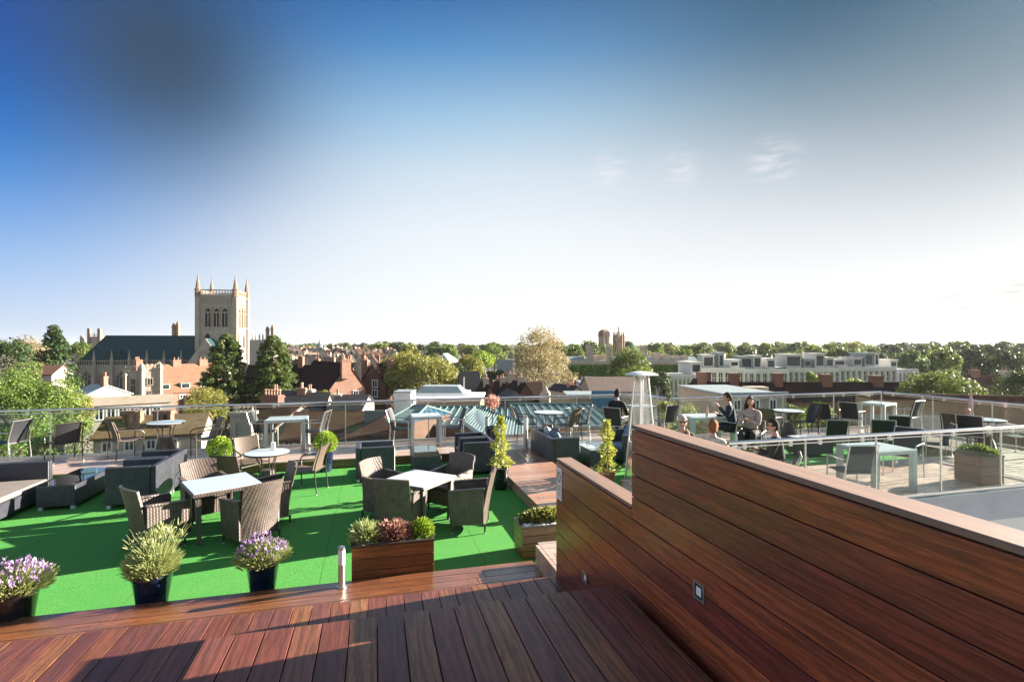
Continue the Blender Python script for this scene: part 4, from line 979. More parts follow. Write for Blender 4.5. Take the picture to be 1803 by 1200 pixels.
def house(px, eave, t, wpx, ridge, lab, rot=0, depth=8, wall='stonew', roof='tile', kind='gable', name='house', cat='house', wins=(), chims=(), grp=CH, over=.3, base=None, axis='x', dorm=(), winm='white'):
    """ridge line along local X (axis x) or local Y (gable to the front). px = centre, t = distance of the front"""
    c = D(px, eave, t); W = px2m(wpx, t); ze = c.z; zr = zy(ridge, t); gz = GZ if base is None else base
    t_ = thing(name, lab, cat, (c.x, c.y, gz), -AZ+R(rot), grp)
    he = ze-gz; hr = zr-gz; x0, x1 = -W/2, W/2; y0, y1 = 0, depth
    wmb = MB().box(x0,x1,y0,y1,0,he)
    if kind == 'gable' and axis == 'x':
        for xa, xb in ((x0,x0+.3),(x1-.3,x1)): wmb.prismX([(y0,he),(y1,he),(depth/2,hr-.02)], xa, xb)
        rm = MB(); th = .18
        for s, ya in ((1,y0),(-1,y1)):
            ym = depth/2; o = over; k = (hr-he)/(depth/2)
            rm.prismX([(ya-s*o, he-o*k+.02), (ym, hr+.02), (ym, hr+.02+th), (ya-s*o, he-o*k+.02+th)] if s == 1 else [(ym, hr+.021), (ya-s*o, he-o*k+.021), (ya-s*o, he-o*k+.021+th), (ym, hr+.021+th)], x0-o*.5, x1+o*.5)
    elif kind == 'gable':
        for ya, yb in ((y0,y0+.3),(y1-.3,y1)): wmb.prismY([(x0,he),(x1,he),(0,hr-.02)], ya, yb)
        rm = MB(); th = .18; k = (hr-he)/(W/2); o = over
        rm.prismY([(x0-o,he-o*k+.02),(0,hr+.02),(0,hr+.02+th),(x0-o,he-o*k+.02+th)], y0-o*.4, y1+o)
        rm.prismY([(0,hr+.021),(x1+o,he-o*k+.021),(x1+o,he-o*k+.021+th),(0,hr+.021+th)], y0-o*.4, y1+o)
    elif kind == 'hip':
        i = min(depth/2, W/2*.95) if axis == 'x' else min(W/2, depth/2)
        o = over; rm = MB(); a = [(x0-o,y0-o,he),(x1+o,y0-o,he),(x1+o,y1+o,he),(x0-o,y1+o,he)]
        top = [(x0+i,depth/2,hr),(x1-i,depth/2,hr)] if W > depth else [(0,y0+i,hr),(0,y1-i,hr)]
        if W > depth: rm.add(a+top, [(0,1,5,4),(1,2,5),(2,3,4,5),(3,0,4),(3,2,1,0)])
        else: rm.add(a+top, [(0,1,4),(1,2,5,4),(2,3,5),(3,0,4,5),(3,2,1,0)])
    else:
        rm = MB().box(x0-.15,x1+.15,y0-.15,y1+.15,he+.004,he+.25).box(x0-.15,x1+.15,y0-.15,y0+.1,he+.252,hr-gz+gz if hr > he+.3 else he+.5)
    obj('wall', wmb, M[wall], t_); ro = obj('roof', rm, M[roof], t_)
    for q in wins: # (side, along 0..1, py, width m, height m)
        s, al, zz, w, h = q[:5]
        z = zz-gz if isinstance(zz, float) else zy(zz, t)-gz
        if s == 'y': win(t_, x0+W*al, y0, z, w, h, 'y', winm)
        elif s == 'x': win(t_, x1, y0+depth*al, z, w, h, 'x', winm)
        else: win(t_, x0, y0+depth*al, z, w, h, 'w', winm)
    for q in dorm:
        al, zz, w, h = q; z = zy(zz, t)-gz; xx = x0+W*al; k = (hr-he)/(depth/2); yy = max(.3, (z-h/2-he)/k)
        d = MB().box(xx-w/2,xx+w/2,yy-.15,yy+h/k+.2,z-h/2,z+h/2); do = obj('dormer', d, M[winm], t_)
        obj('pane', MB().box(xx-w/2+.12,xx+w/2-.12,yy-.18,yy-.152,z-h/2+.12,z+h/2-.1), M['winglass'], do)
        obj('dormer_roof', MB().box(xx-w/2-.1,xx+w/2+.1,yy-.3,yy+h/k+.3,z+h/2+.003,z+h/2+.12), M['lead'], do)
    for q in chims: # (along, across, width, depth, height above ridge-ish py)
        al, ac, w, d, top, mt, pots = q
        zt = zy(top, t)-gz; zb = he+ (hr-he)*(1-abs(ac-.5)*2)*.6 if axis == 'x' else he+(hr-he)*(1-abs(al-.5)*2)*.6
        chimney(t_, x0+W*al, y0+depth*ac, zb-.4, w, d, zt-zb+.4, mt, pots)
    return t_
# ---- college chapel with its tower
T0 = 196.0
def chapel():
    c = D(381, 640, T0); rot = -AZ+R(10)
    t = thing('chapel', 'great stone chapel with square pinnacled tower and long dark slate roof', 'chapel', (c.x, c.y, GZ), rot)
    S = px2m(61, T0); h = S/2; top = zy(518, T0)-GZ; mid = zy(578, T0)-GZ; low = zy(640, T0)-GZ
    tw = MB().box(-h,h,0,S,0,top)
    for z, e in ((mid,.35),(top-.9,.45),(low,.3),(top-7,.12)): tw.box(-h-e,h+e,-e,S+e,z,z+.5)
    for x in (-h,h):
        for y in (0,S): tw.cb(x,y,(top-1)/2,1.5,1.5,top-1)
    obj('tower', tw, M['stonew'], t)
    # parapet openwork
    pb = MB(); zt = top+.003
    for s in range(4):
        for k in range(13):
            q = -h+.6+(S-1.2)*k/12
            x, y = ((q,0),(q,S),(-h,q+h),(h,q+h))[s]; pb.cb(x,y,zt+.7,.28,.28,1.4)
    pb.box(-h-.2,h+.2,-.2,.2,zt+1.4,zt+1.8).box(-h-.2,h+.2,S-.2,S+.2,zt+1.4,zt+1.8).box(-h-.2,-h+.2,.21,S-.21,zt+1.4,zt+1.8).box(h-.2,h+.2,.21,S-.21,zt+1.4,zt+1.8)
    obj('parapet', pb, M['stonedet'], t)
    for x in (-h,h):
        for y in (0,S):
            zz = top-1; e = zy(484, T0)-GZ
            m = MB().lathe([(1.1,zz),(1.1,zz+2.6),(1.3,zz+2.8),(.9,zz+3.1),(.7,zz+4.2),(.75,zz+4.3),(.3,e-1.5),(.1,e-.3),(.22,e-.2),(.05,e+.3)], 8, (x,y,0))
            obj('pinnacle', m, M['stonered'], t)
    # belfry lancets: three tall arches on each visible face, blind tracery above
    def arch(mb, x, z0, z1, w, face_, d0, d1):
        pts = [(x-w/2,z0),(x+w/2,z0),(x+w/2,z1-w*.8),(x+w*.3,z1-w*.3),(x,z1),(x-w*.3,z1-w*.3),(x-w/2,z1-w*.8)]
        if face_ == 'y': mb.prismY(pts, -d1, -d0)
        else: mb.prismX([(p+h, z) for p, z in pts], h+d0, h+d1)
    b0, b1 = zy(575, T0)-GZ, zy(542, T0)-GZ
    for f_ in 'yx':
        for k in (-1,0,1):
            w = MB(); arch(w, k*S*.225, b0, b1, S*.15, f_, .02, .06); a = obj('belfry_opening', w, M['dark'], t)
            lv = MB()
            for e in (-1,1): arch(lv, k*S*.225+e*S*.085, b0-.3, b1+.6, .35, f_, .01, .4)
            arch(lv, k*S*.225, b0, b1-1.2, .28, f_, .065, .3); obj('mullion', lv, M['stonedet'], a)
        tr = MB()
        for k in range(9): arch(tr, -S*.36+S*.09*k, b1+1.2, b1+3.4, .45, f_, .01, .22)
        for k in range(12): arch(tr, -S*.38+S*.069*k, top-3.2, top-1.4, .35, f_, .01, .2)
        obj('tracery', tr, M['stonedet'], t)
        for k in (-1,1):
            w = MB(); arch(w, k*S*.24, zy(612,T0)-GZ, zy(586,T0)-GZ, S*.15, f_, .02, .1); obj('arch', w, M['dark'], t)
    # transept gable in front of the tower, rose window
    g0 = -h+.2; gw = S*.78; gr = zy(596, T0)-GZ
    w = MB().box(g0-2,g0+gw+2,-7,-.02,0,low-1); w.prismY([(g0-2,low-1),(g0+gw+2,low-1),(g0+gw/2,gr)], -7, -6.6)
    obj('transept', w, M['stonew'], t)
    obj('transept_roof', MB().prismY([(g0-2.2,low-1.1),(g0+gw/2,gr-.3),(g0+gw/2,gr+.1),(g0-2.4,low-.6)],-6.58,-.03).prismY([(g0+gw+2.2,low-1.1),(g0+gw+2.4,low-.6),(g0+gw/2+.01,gr+.1),(g0+gw/2+.01,gr-.3)],-6.58,-.03), M['slate'], t)
    rz = MB()
    for r0, r1 in ((2.1,2.5),(1.1,1.4)):
        for i in range(20):
            a, b = i*math.pi/10, (i+1)*math.pi/10
            rz.add([(g0+gw/2+r*math.cos(q), y, gr-6.5+r*math.sin(q)) for y in (-7.25,-7.01) for q, r in ((a,r0),(b,r0),(b,r1),(a,r1))], [(0,1,2,3),(0,4,5,1),(2,6,7,3)])
    obj('rose_window', rz, M['stonedet'], t); 
    # nave: long hipped roof to the left
    xl = -px2m(222, T0)-h+7; xr = -h-.05; ey = zy(641, T0)-GZ; ry = zy(591.5, T0)-GZ; y0, y1 = 1.0, 13.5
    nv = MB().box(xl,xr,y0,y1,0,ey)
    n = 7; bays = [xl+(xr-xl)*i/n for i in range(n+1)]
    for x in bays: nv.box(x-.55,x+.55,y0-1.5,y0-.001,0,ey-.5)
    nv.box(xl,xr,y0-.3,y0-.002,ey-.6,ey)
    obj('nave_wall', nv, M['stoneg'], t)
    rf = MB().add([(xl-.3,y0-.2,ey),(xr,y0-.2,ey),(xr,y1+.3,ey),(xl-.3,y1+.3,ey),(xl+6,(y0+y1)/2,ry),(xr,(y0+y1)/2,ry)], [(0,1,5,4),(2,3,4,5),(3,0,4),(1,2,5),(3,2,1,0)])
    rf.tube([(xl-.3,y0-.2,ey+.1),(xl+6,(y0+y1)/2,ry+.1)], .18, 4).tube([(xl+6,(y0+y1)/2,ry+.1),(xr,(y0+y1)/2,ry+.1)], .2, 4)
    obj('nave_roof', rf, M['slate'], t)
    bl_ = MB(); x = xl
    while x < xr: bl_.cb(x, y0-.15, ey+.7, .22,.2,1.4); x += .75
    bl_.box(xl,xr,y0-.3,y0,ey+1.4,ey+1.7); obj('balustrade', bl_, M['stonedet'], t)
    for x in bays: obj('pinnacle', MB().lathe([(.55,ey-.5),(.55,ey+1.6),(.75,ey+1.7),(.5,ey+2.1),(.12,ey+4.8),(.22,ey+5),(.03,ey+5.4)], 6, (x,y0-.8,0)), M['stonedet'], t)
    for i in range(n):
        xc = (bays[i]+bays[i+1])/2; w = MB(); W = (bays[1]-bays[0])*.62
        pts = [(xc-W/2,ey-13),(xc+W/2,ey-13),(xc+W/2,ey-5),(xc+W*.32,ey-3.2),(xc,ey-2),(xc-W*.32,ey-3.2),(xc-W/2,ey-5)]
        w.prismY(pts, y0-.06, y0-.02); a = obj('window', w, M['leaded'], t)
        m2 = MB()
        for q in (-.5,-.17,.17,.5): m2.box(xc+q*W-.12,xc+q*W+.12,y0-.35,y0-.061,ey-13,ey-5)
        for q in (-.33,0,.33):
            for i2 in range(8):
                a1, a2 = i2*math.pi/4, (i2+1)*math.pi/4; cz = ey-4.3+(.9 if q == 0 else 0)
                m2.add([(xc+q*W+r*math.cos(b), y, cz+r*math.sin(b)) for y in (y0-.3,y0-.061) for b, r in ((a1,.7),(a2,.7),(a2,.95),(a1,.95))], [(0,1,2,3),(0,4,5,1),(2,6,7,3)])
        obj('mullion', m2, M['stonedet'], a)
    obj('dormer_roof', MB().prismY([(xl+8,ey+.3),(xl+15,ey+.3),(xl+13.6,ey+5.2),(xl+9.4,ey+5.2)], y0-.1, y0+5), M['slate'], t)
chapel()
def turret(mb, x, y, z0, z1, r):
    mb.lathe([(r,z0),(r,z1-r*3),(r*1.25,z1-r*2.9),(r*1.25,z1-r*2.4),(r*.95,z1-r*2.3),(r*.8,z1-r*1.2),(r*.3,z1-r*.6),(r*.1,z1)], 8, (x,y,0))
# gatehouse
def gatehouse():
    t0 = 96; c = D(249, 660, t0); t = thing('gatehouse', 'pale stone gatehouse with battlements and corner turrets in front of the chapel', 'gatehouse', (c.x,c.y,GZ), -AZ+R(38))
    W = px2m(27, t0); top = zy(648,t0)-GZ
    m = MB().box(0,W,0,W,0,top).box(-W*.85,-.02,.6,W,0,top-.5)
    z = top
    for s in range(2):
        for k in range(4): m.box(W*k/4+.1,W*(k+.6)/4, (0,W-.3)[s], (.3,W)[s], z+.003, z+.7)
    for k in range(4): m.box(W-.3,W,W*k/4+.4,W*(k+.6)/4,z+.003,z+.9)
    for k in range(4): m.box(-W*.85+W*.85*k/4,-W*.85+W*.85*(k+.6)/4,.6,.9,z-.49,z+.4)
    obj('wall', m, M['stonew'], t)
    for x, y in ((0,0),(W,0),(W,W),(-W*.85,.6)):
        q = MB(); turret(q, x, y, 0 if x < W+9 else 0, zy(637,t0)-GZ-(1.2 if x < -1 else 0), .42); obj('turret', q, M['stonedet'], t)
    for x, z, w, h in ((W*.45,zy(672,t0)-GZ,1.0,1.4),(-W*.45,zy(672,t0)-GZ,.8,1.3),(-W*.45,zy(688,t0)-GZ,.9,2.4),(W*.45,zy(691,t0)-GZ,.5,.6)): win(t, x, 0 if x > 0 else .6, z, w, h, 'y', 'stonedet')
gatehouse()
# orange-roofed brick range with stacks, dormers
house(328,688,118,128,643,'brick college range with sunlit orange roof and white dormers beside the gatehouse',rot=54,depth=11,wall='brick',roof='tileo',name='college_range',cat='building',
      wins=[('y',.2,697,1.3,1.0),('y',.45,697,1.3,1.0),('y',.7,697,1.3,1.0),('y',.9,697,1.3,1.0),('w',.5,697,1.0,1.0)], dorm=[(.25,679,1.8,1.1),(.5,679,1.8,1.1),(.75,679,1.8,1.1)],
      chims=[(.03,.5,1.2,2.6,632,'brick',3),(.5,.5,1.6,1.2,634,'brick',2),(.85,.5,1.8,1.2,634,'brick',2)])
# dark long range behind the conifers
house(515,690,125,190,645,'long college range with dark plum roof and verdigris dormers between conifer and brick gable',rot=0,depth=10,wall='brickd',roof='tiled',name='college_range',cat='building',
      dorm=[(.18,675,3,1.6),(.58,675,2.6,1.6),(.72,675,1.6,1.6),(.86,675,2.6,1.6)], winm='tealw', wins=[('y',.1+.13*i,698,1.1,1.5) for i in range(7)], chims=[(.50,.5,1.2,1.2,628,'brick',2),(.68,.3,1.3,1.2,632,'brick',2),(.80,.5,1.3,1.2,630,'brick',2)])
house(612,684,95,66,640,'sunlit pink brick gable with a tall central chimney stack',rot=42,depth=16,axis='y',wall='brick',roof='tiled',name='gabled_house',cat='house',wins=[('y',.2,699,1.2,1.6),('y',.72,697,1.1,2.0)],chims=[(.42,-.02,1.7,.7,632,'brick',2)])
house(655,676,104,50,642,'dark brick gabled house between the pink gable and the golden tree',rot=-14,depth=14,axis='y',wall='brickd',roof='tiled',name='gabled_house',cat='house',wins=[('y',.6,675,1.3,1.6),('y',.6,692,1.3,1.6)],chims=[(.1,.1,1.3,1.0,634,'brick',2),(.8,.3,1.2,1.2,634,'brick',2)])
# further skyline buildings
def spire_tower(px, t0, w, base, roofz, tip, lab, wall, roof, name='tower', cat='tower', kind='pyr'):
    c = D(px, base, t0); t = thing(name, lab, cat, (c.x,c.y,GZ), -AZ+R(8)); W = px2m(w, t0); z1 = zy(roofz,t0)-GZ; z2 = zy(tip,t0)-GZ
    obj('wall', MB().box(-W/2,W/2,0,W,0,z1), M[wall], t)
    if kind == 'pyr': obj('roof', MB().lathe([(W*.6,z1+.003),(W*.42,z1+(z2-z1)*.35),(W*.1,z1+(z2-z1)*.7),(.05,z2)], 8, (0,W/2,0)), M[roof], t)
    for k in (-.25,.25): win(t, k*W, 0, z1-W*.35, W*.2, W*.4, 'y', wall)
    return t
# distant church tower left of the chapel
c = D(166, 600, 330); t = thing('church_tower', 'distant stone church tower with square corner turrets left of the chapel roof', 'church tower', (c.x,c.y,GZ), -AZ)
W = px2m(18,330); z1 = zy(592,330)-GZ; obj('wall', MB().box(-W/2,W/2,0,W,0,z1), M['stonew'], t)
for x in (-W/2,W/2): obj('turret', MB().cb(x,0,(zy(578,330)-GZ)/2,1.7,1.7,zy(578,330)-GZ), M['stonered'], t)
obj('parapet', MB().cb(0,0,z1+1.0,W-2,.3,.4).lathe([(.3,z1),(.2,z1+2.5),(.05,z1+3.2)],6), M['stonedet'], t)
obj('side_turret', MB().lathe([(1.2,0),(1.2,zy(594,330)-GZ),(.1,zy(588,330)-GZ)],6,(-8,0,0)), M['stonedet'], t)
# great college chapel beyond the tower: body and four turrets
c = D(390, 610, 330); t = thing('great_chapel', 'distant long chapel with pairs of tall turrets rising behind the square tower', 'chapel', (c.x,c.y,GZ), -AZ)
m = MB().box(-px2m(90,330),px2m(84,330),0,14,0,zy(598,330)-GZ); obj('wall', m, M['stonew'], t)
for px, tp in ((302,567),(309,564),(468,572),(477,570)):
    q = MB(); turret(q, px2m(px-390,330), 2, 0, zy(tp,330)-GZ, 1.15); obj('turret', q, M['stonered'], t)
for i, px in enumerate((321,328,335,342,437,443,449,455,461)):
    obj('pinnacle', MB().lathe([(.5,zy(600,330)-GZ),(.45,zy(592,330)-GZ),(.05,zy(586,330)-GZ)],5,(px2m(px-390,330),1,0)), M['stonedet'], t)
# cupola building
house(566,650,200,54,612,'pale stone hall with slate roof and small white cupola in the far roofscape',rot=20,depth=14,axis='y',wall='stonew',roof='slate',name='hall',cat='hall',wins=[('y',.5,640,2,4)])
c = D(563, 612, 207); t = thing('cupola', 'small pale green cupola with finial on the slate hall roof', 'cupola', (c.x,c.y,zy(614,207)))
obj('drum', MB().lathe([(1.0,-1.2),(1.0,1.6),(1.2,1.7)],8), M['lead'], t); obj('dome', MB().lathe([(1.1,1.71),(.8,2.4),(.25,3.0),(.12,4.2),(.02,4.8)],8), M['lead'], t)
# far roofscape: many small houses
rs = random.Random(11); cols = [('stonew','slate'),('stonew','slated'),('render','slated'),('stonew','tile'),('render','slate'),('stonew','tileo')]
nm = {'stonew':'stone','brick':'brick','render':'cream rendered'}; rn = {'slate':'slate','tileo':'orange tiled','slated':'dark slate','tile':'brown tiled'}
ORD = ['first','second','third','fourth','fifth','sixth','seventh','eighth','ninth','tenth','eleventh','twelfth','thirteenth','fourteenth','fifteenth','sixteenth','seventeenth','eighteenth','nineteenth','twentieth','twenty-first','twenty-second','twenty-third','twenty-fourth','twenty-fifth','twenty-sixth','twenty-seventh','twenty-eighth','twenty-ninth','thirtieth']
def ordl(i): return ORD[i] if i < len(ORD) else ORD[i % 30]+' of the later ones,'
rows = []
for row, (t0, ye, n, x0, x1) in enumerate(((160,640,9,505,690),(215,630,11,505,700),(290,622,12,500,700),(380,615,12,500,700))):
    for i in range(n):
        px = x0+(x1-x0)*(i+.5)/n+rs.uniform(-5,5); w, r_ = cols[rs.randrange(6)]; gab = rs.random() < .5
        lab = f'{nm[w]} house, {rn[r_]} roof, {ordl(i)} in the {ordl(row)} row behind the plum roofed range'
        wp = (x1-x0)/n*rs.uniform(.7,1.1); e = ye+rs.uniform(-3,3)
        house(px, e, t0+rs.uniform(-12,12), wp, e-rs.uniform(6,10)*160/t0-3, lab.replace(' from left',' from left'), rot=rs.uniform(0,55), depth=9, axis='y' if gab else 'x', wall=w, roof=r_, wins=[('y',.3,e+5*160/t0,1.2,1.6),('y',.7,e+5*160/t0,1.2,1.6)],
              chims=[(.2,.5,1.3,1.0,e-12*160/t0-3,'brick' if rs.random()<.35 else 'render',3),(.8,.5,1.3,1.0,e-12*160/t0-2,'brick' if rs.random()<.35 else 'stonew',2)], grp='small houses in the far roofscape')
# ---- left foreground buildings below the rail
house(72,660,110,30,645,'pale rendered house end half hidden by the chestnut tree',depth=10,rot=20,wall='render',roof='tile',wins=[])
house(128,700,75,42,682,'small cottage with lead grey roof and white gable behind the chestnut',rot=-20,depth=7,wall='render',roof='lead',chims=[(.8,.5,.9,.6,664,'brick',3)],wins=[('y',.3,692,.8,1.0)])
house(212,712,66,150,697,'long cream stone hall with arched windows and flat pale roof below the gatehouse',rot=36,depth=9,wall='render',roof='render',kind='flat',name='stone_hall',cat='hall',wins=[('y',.08+.11*i,727,1.0,1.5) for i in range(8)])
house(262,768,46,160,742,'mossy tiled stone cottage row behind the left lounge chairs',rot=22,depth=7,wall='render',roof='tilem',wins=[('y',.12+.2*i,782,.8,.9) for i in range(4)],chims=[])
for px, lab in ((230,'twin arched red brick chimney stack on the mossy cottage roof, left one'),(284,'twin arched red brick chimney stack on the mossy cottage roof, right one')):
    c = D(px, 752, 47.3); t = thing('chimney_stack', lab, 'chimney', (c.x,c.y,c.z-1.2), -AZ+R(8), 'red chimney stacks on the mossy roof')
    b = MB()
    for x in (-.62,0,.62): b.box(x-.13,x+.13,0,.7,0,2.4)
    b.box(-.8,.8,-.05,.75,2.402,2.7); obj('stack', b, M['brick'], t); obj('infill', MB().box(-.49,-.13,.25,.6,0,2.4).box(.13,.49,.25,.6,0,2.4), M['brickd'], t)
c = D(423, 790, 37); t = thing('chimney_stack', 'broad grey stone chimney stack with row of cream pots', 'chimney', (c.x,c.y,GZ), -AZ+R(5))
b = MB().box(-.72,.72,0,1,0,zy(731,37)-GZ).box(-.82,.82,-.1,1.1,zy(731,37)-GZ+.003,zy(728,37)-GZ+.1); obj('stack', b, M['stoneg'], t)
pm = MB()
for i in range(5): pm.lathe([(.1,0),(.08,.25),(.12,.34)],8,(-.6+.3*i,.5,zy(728,37)-GZ+.12))
obj('chimney_pots', pm, M['render'], t)
obj('flue', MB().tube([(-.35,-.15,zy(772,37)-GZ),(-.35,-.15,zy(742,37)-GZ),(-.5,-.15,zy(739,37)-GZ)],.09,8), M['render'], t)
house(405,800,40,48,763,'pinkish stone gabled roof below the broad grey chimney stack',rot=20,depth=7,axis='y',wall='stoneg',roof='tile')
house(450,752,52,80,722,'stone house with grey roof behind the broad chimney stack',rot=-15,depth=8,wall='stoneg',roof='tile',chims=[(.2,.5,2.2,1.0,702,'brickd',6)],wins=[('y',.6,762,.9,1.2)])
house(490,718,62,70,695,'grey roofed terrace house with white sash windows behind the pale metal table',rot=0,depth=8,wall='stoneg',roof='slated',wins=[('y',.3,733,1.0,1.3),('y',.7,733,1.0,1.3)],chims=[(.04,.5,.9,1.2,690,'brick',2),(.96,.5,.9,1.2,690,'render',2)])
house(540,740,56,50,700,'house with dark slate roof and tall cream end stack',rot=10,depth=9,wall='render',roof='slated',chims=[(.02,.5,.9,.9,688,'brick',2)])
house(606,724,54,56,704,'small stone house with white window and door under a dark roof',rot=5,depth=8,wall='stoneg',roof='slated',wins=[('y',.25,735,.9,.9),('y',.55,736,.8,1.3)],chims=[(.0,.5,.9,.9,700,'render',1)])
house(570,775,44,150,738,'grey stone terrace seen below the rail behind the round table',rot=4,depth=8,wall='stoneg',roof='tile',wins=[('y',.1+.13*i,785,.8,1.1) for i in range(6)])
house(655,800,33,215,748,'wide low building with mossy brown tiled hipped roof beyond the back deck',rot=3,depth=9,wall='brick',roof='tile',kind='hip')
house(663,745,46,36,722,'dark green flat roofed shed beside the glass lantern roof',rot=0,depth=5,wall='tealw',roof='teal',kind='flat')
def seam_roof(px0, px1, e, r, t0, depth, lab, walls='brickt', name='metal_roofed_building', rot=0, lean=0, wy=None):
    c = D((px0+px1)/2, e, t0); W = px2m(px1-px0, t0); t = thing(name, lab, 'building', (c.x,c.y,GZ), -AZ+R(rot)); he = c.z-GZ; hr = zy(r, t0+depth)-GZ
    obj('wall', MB().box(-W/2,W/2,.0,depth,0,he-.02), M[walls], t)
    p = [(-W/2-.1,-.2,he),(W/2+.1,-.2,he),(W/2+.1-lean,depth,hr),(-W/2-.1+lean*.2,depth,hr)]
    obj('roof', MB().add(p+[(x,y,z-.12) for x,y,z in p], [(0,1,2,3),(7,6,5,4),(0,4,5,1),(1,5,6,2),(2,6,7,3),(3,7,4,0)]), M['teal'], t)
    rb = MB(); n = int(W/.42)
    for i in range(n+1):
        k = i/n; a = Vector(p[0]).lerp(Vector(p[1]), k); b = Vector(p[3]).lerp(Vector(p[2]), k); rb.tube([a+Vector((0,0,.04)), b+Vector((0,0,.04))], .035, 4)
    rb.tube([Vector(p[3])+Vector((0,0,.06)), Vector(p[2])+Vector((0,0,.06))], .07, 4); obj('seams', rb, M['tealribs'], t)
    obj('gutter', MB().tube([Vector(p[0])+Vector((0,-.08,-.05)), Vector(p[1])+Vector((0,-.08,-.05))], .09, 8), M['lead'], t)
    return t
seam_roof(700,845,746,716,30,6,'teal standing seam metal roof behind the pale table', 'brickd')
seam_roof(915,1085,748,712,27,6,'teal standing seam metal roof over a tan brick parapet right of the pink tree', 'brickt', rot=4)
seam_roof(815,935,746,720,36,5,'teal ribbed metal roof behind the blue glass pyramid', 'brickd')
def glassroof(px, py_e, py_r, t0, wpx, depth, lab, rot):
    c = D(px, py_e, t0); W = px2m(wpx, t0); t = thing('glass_roof', lab, 'glass roof', (c.x,c.y,GZ), -AZ+R(rot), 'glazed lantern roofs'); he = c.z-GZ; hr = zy(py_r, t0)-GZ; i = W*.22
    obj('wall', MB().box(-W/2+.05,W/2-.05,.05,depth-.05,0,he-.02), M['brickd'], t)
    v = [(-W/2,0,he),(W/2,0,he),(W/2,depth,he),(-W/2,depth,he),(-W/2+i,depth/2,hr),(W/2-i,depth/2,hr)]
    obj('glazing', MB().add(v, [(0,1,5,4),(1,2,5),(2,3,4,5),(3,0,4),(3,2,1,0)]), M['bluegl'], t)
    rb = MB(); n = 22
    for k in range(n+1):
        q = k/n; a = Vector(v[0]).lerp(Vector(v[1]), q); b = Vector(v[4]).lerp(Vector(v[5]), q)
        top = a+(Vector((a.x, depth/2, hr))-a)*1.0
        x = a.x; f_ = min(1, (x+W/2)/i if x < -W/2+i else ((W/2-x)/i if x > W/2-i else 1)); rb.tube([(x,0,he+.03),(x,depth/2*f_,he+(hr-he)*f_+.03)], .022, 4)
    for k in range(9):
        q = (k+.5)/9; y = depth*q; f_ = 1-abs(q-.5)*2
        rb.tube([(-W/2,y,he+.03),(-W/2+i*f_,y,he+(hr-he)*f_+.03)], .022, 4); rb.tube([(W/2,y,he+.03),(W/2-i*f_,y,he+(hr-he)*f_+.03)], .022, 4)
    for a, b in ((0,4),(3,4),(1,5),(2,5),(4,5)): rb.tube([Vector(v[a])+Vector((0,0,.05)), Vector(v[b])+Vector((0,0,.05))], .06, 5)
    rb.tube([Vector(v[0])+Vector((0,-.05,0)),Vector(v[1])+Vector((0,-.05,0))], .09, 6).tube([Vector(v[0])+Vector((-.05,0,0)),Vector(v[3])+Vector((-.05,0,0))], .09, 6)
    obj('glazing_bars', rb, M['tealribs'], t)
def blue_roof():
    A, B, C2, D2, E2 = D(813,740,24), D(838,716,27), D(920,744,23), D(920,768,20), D(856,770,19)
    t = thing('glass_roof', 'blue glazed hipped roof with pale diagonal bars behind the pink tree', 'glass roof', (A.x,A.y,GZ), 0, 'glazed lantern roofs'); O = Vector((A.x,A.y,GZ))
    a, b, c, d, e = (v-O for v in (A,B,C2,D2,E2)); dn = Vector((0,0,-.15))
    obj('glazing', MB().add([a,b,c,d,e]+[v+dn for v in (a,b,c,d,e)], [(0,4,1),(1,4,3,2),(5,6,9),(6,7,8,9),(0,5,9,4),(4,9,8,3),(3,8,7,2),(2,7,6,1),(1,6,5,0)]), M['bluegl'], t)
    w_ = MB(); lo = lambda v: Vector((v.x, v.y, 0))
    for p, q in ((a,e),(e,d),(d,c),(c,b),(b,a)): w_.add([lo(p),lo(q),q+dn,p+dn], [(0,1,2,3)])
    obj('wall', w_, M['brickd'], t); rb = MB(); n = 20; up = Vector((0,0,.03))
    for k in range(n+1):
        q = k/n; s_ = a.lerp(e, q*2) if q < .5 else e.lerp(d, (q-.5)*2)
        f_ = b.lerp(c, q); s_ = s_ if q > 0 else a; rb.tube([s_+up, f_+up], .02, 4)
    for p, q in ((a,b),(b,c),(c,d)): rb.tube([p+up, q+up], .06, 5)
    obj('glazing_bars', rb, M['tealribs'], t); obj('gutter', MB().tube([a-up,e-up,d-up], .10, 8), M['whitealu'], t)
blue_roof()
glassroof(702,742,722,28,52,4,'small teal glazed lantern roof left of the pale table',-25)
# white plant room and stepped flat roof
c = D(708,720,50); t = thing('plant_room', 'white box plant room standing at the left of the stepped flat roof', 'plant room', (c.x,c.y,GZ), -AZ); W = px2m(30,50)
obj('wall', MB().box(-W/2,W/2,0,2.5,0,zy(691,50)-GZ), M['white'], t); obj('coping', MB().box(-W/2-.05,W/2+.05,-.05,2.55,zy(691,50)-GZ+.003,zy(690,50)-GZ+.05), M['lead'], t)
obj('pipe', MB().tube([(.2,1,zy(690,50)-GZ),(.2,1,zy(685,50)-GZ)],.05,6).tube([(W/2+.4,.3,zy(722,50)-GZ),(W/2+.5,.3,zy(700,50)-GZ)],.06,6), M['alu'], t)
house(785,706,62,120,700,'brick building with stepped white flat roof and rooflight before the golden tree',depth=9,wall='brickt',roof='white',kind='flat',name='flat_roofed_building',cat='building')
c = D(775,698,66); t = thing('rooflight', 'raised pale rooflight on top of the stepped white flat roof', 'rooflight', (c.x,c.y,zy(703,66)), -AZ); W = px2m(96,66)
obj('upstand', MB().box(-W/2,W/2,0,5,0,zy(692,66)-zy(703,66)), M['white'], t); q = zy(692,66)-zy(703,66)
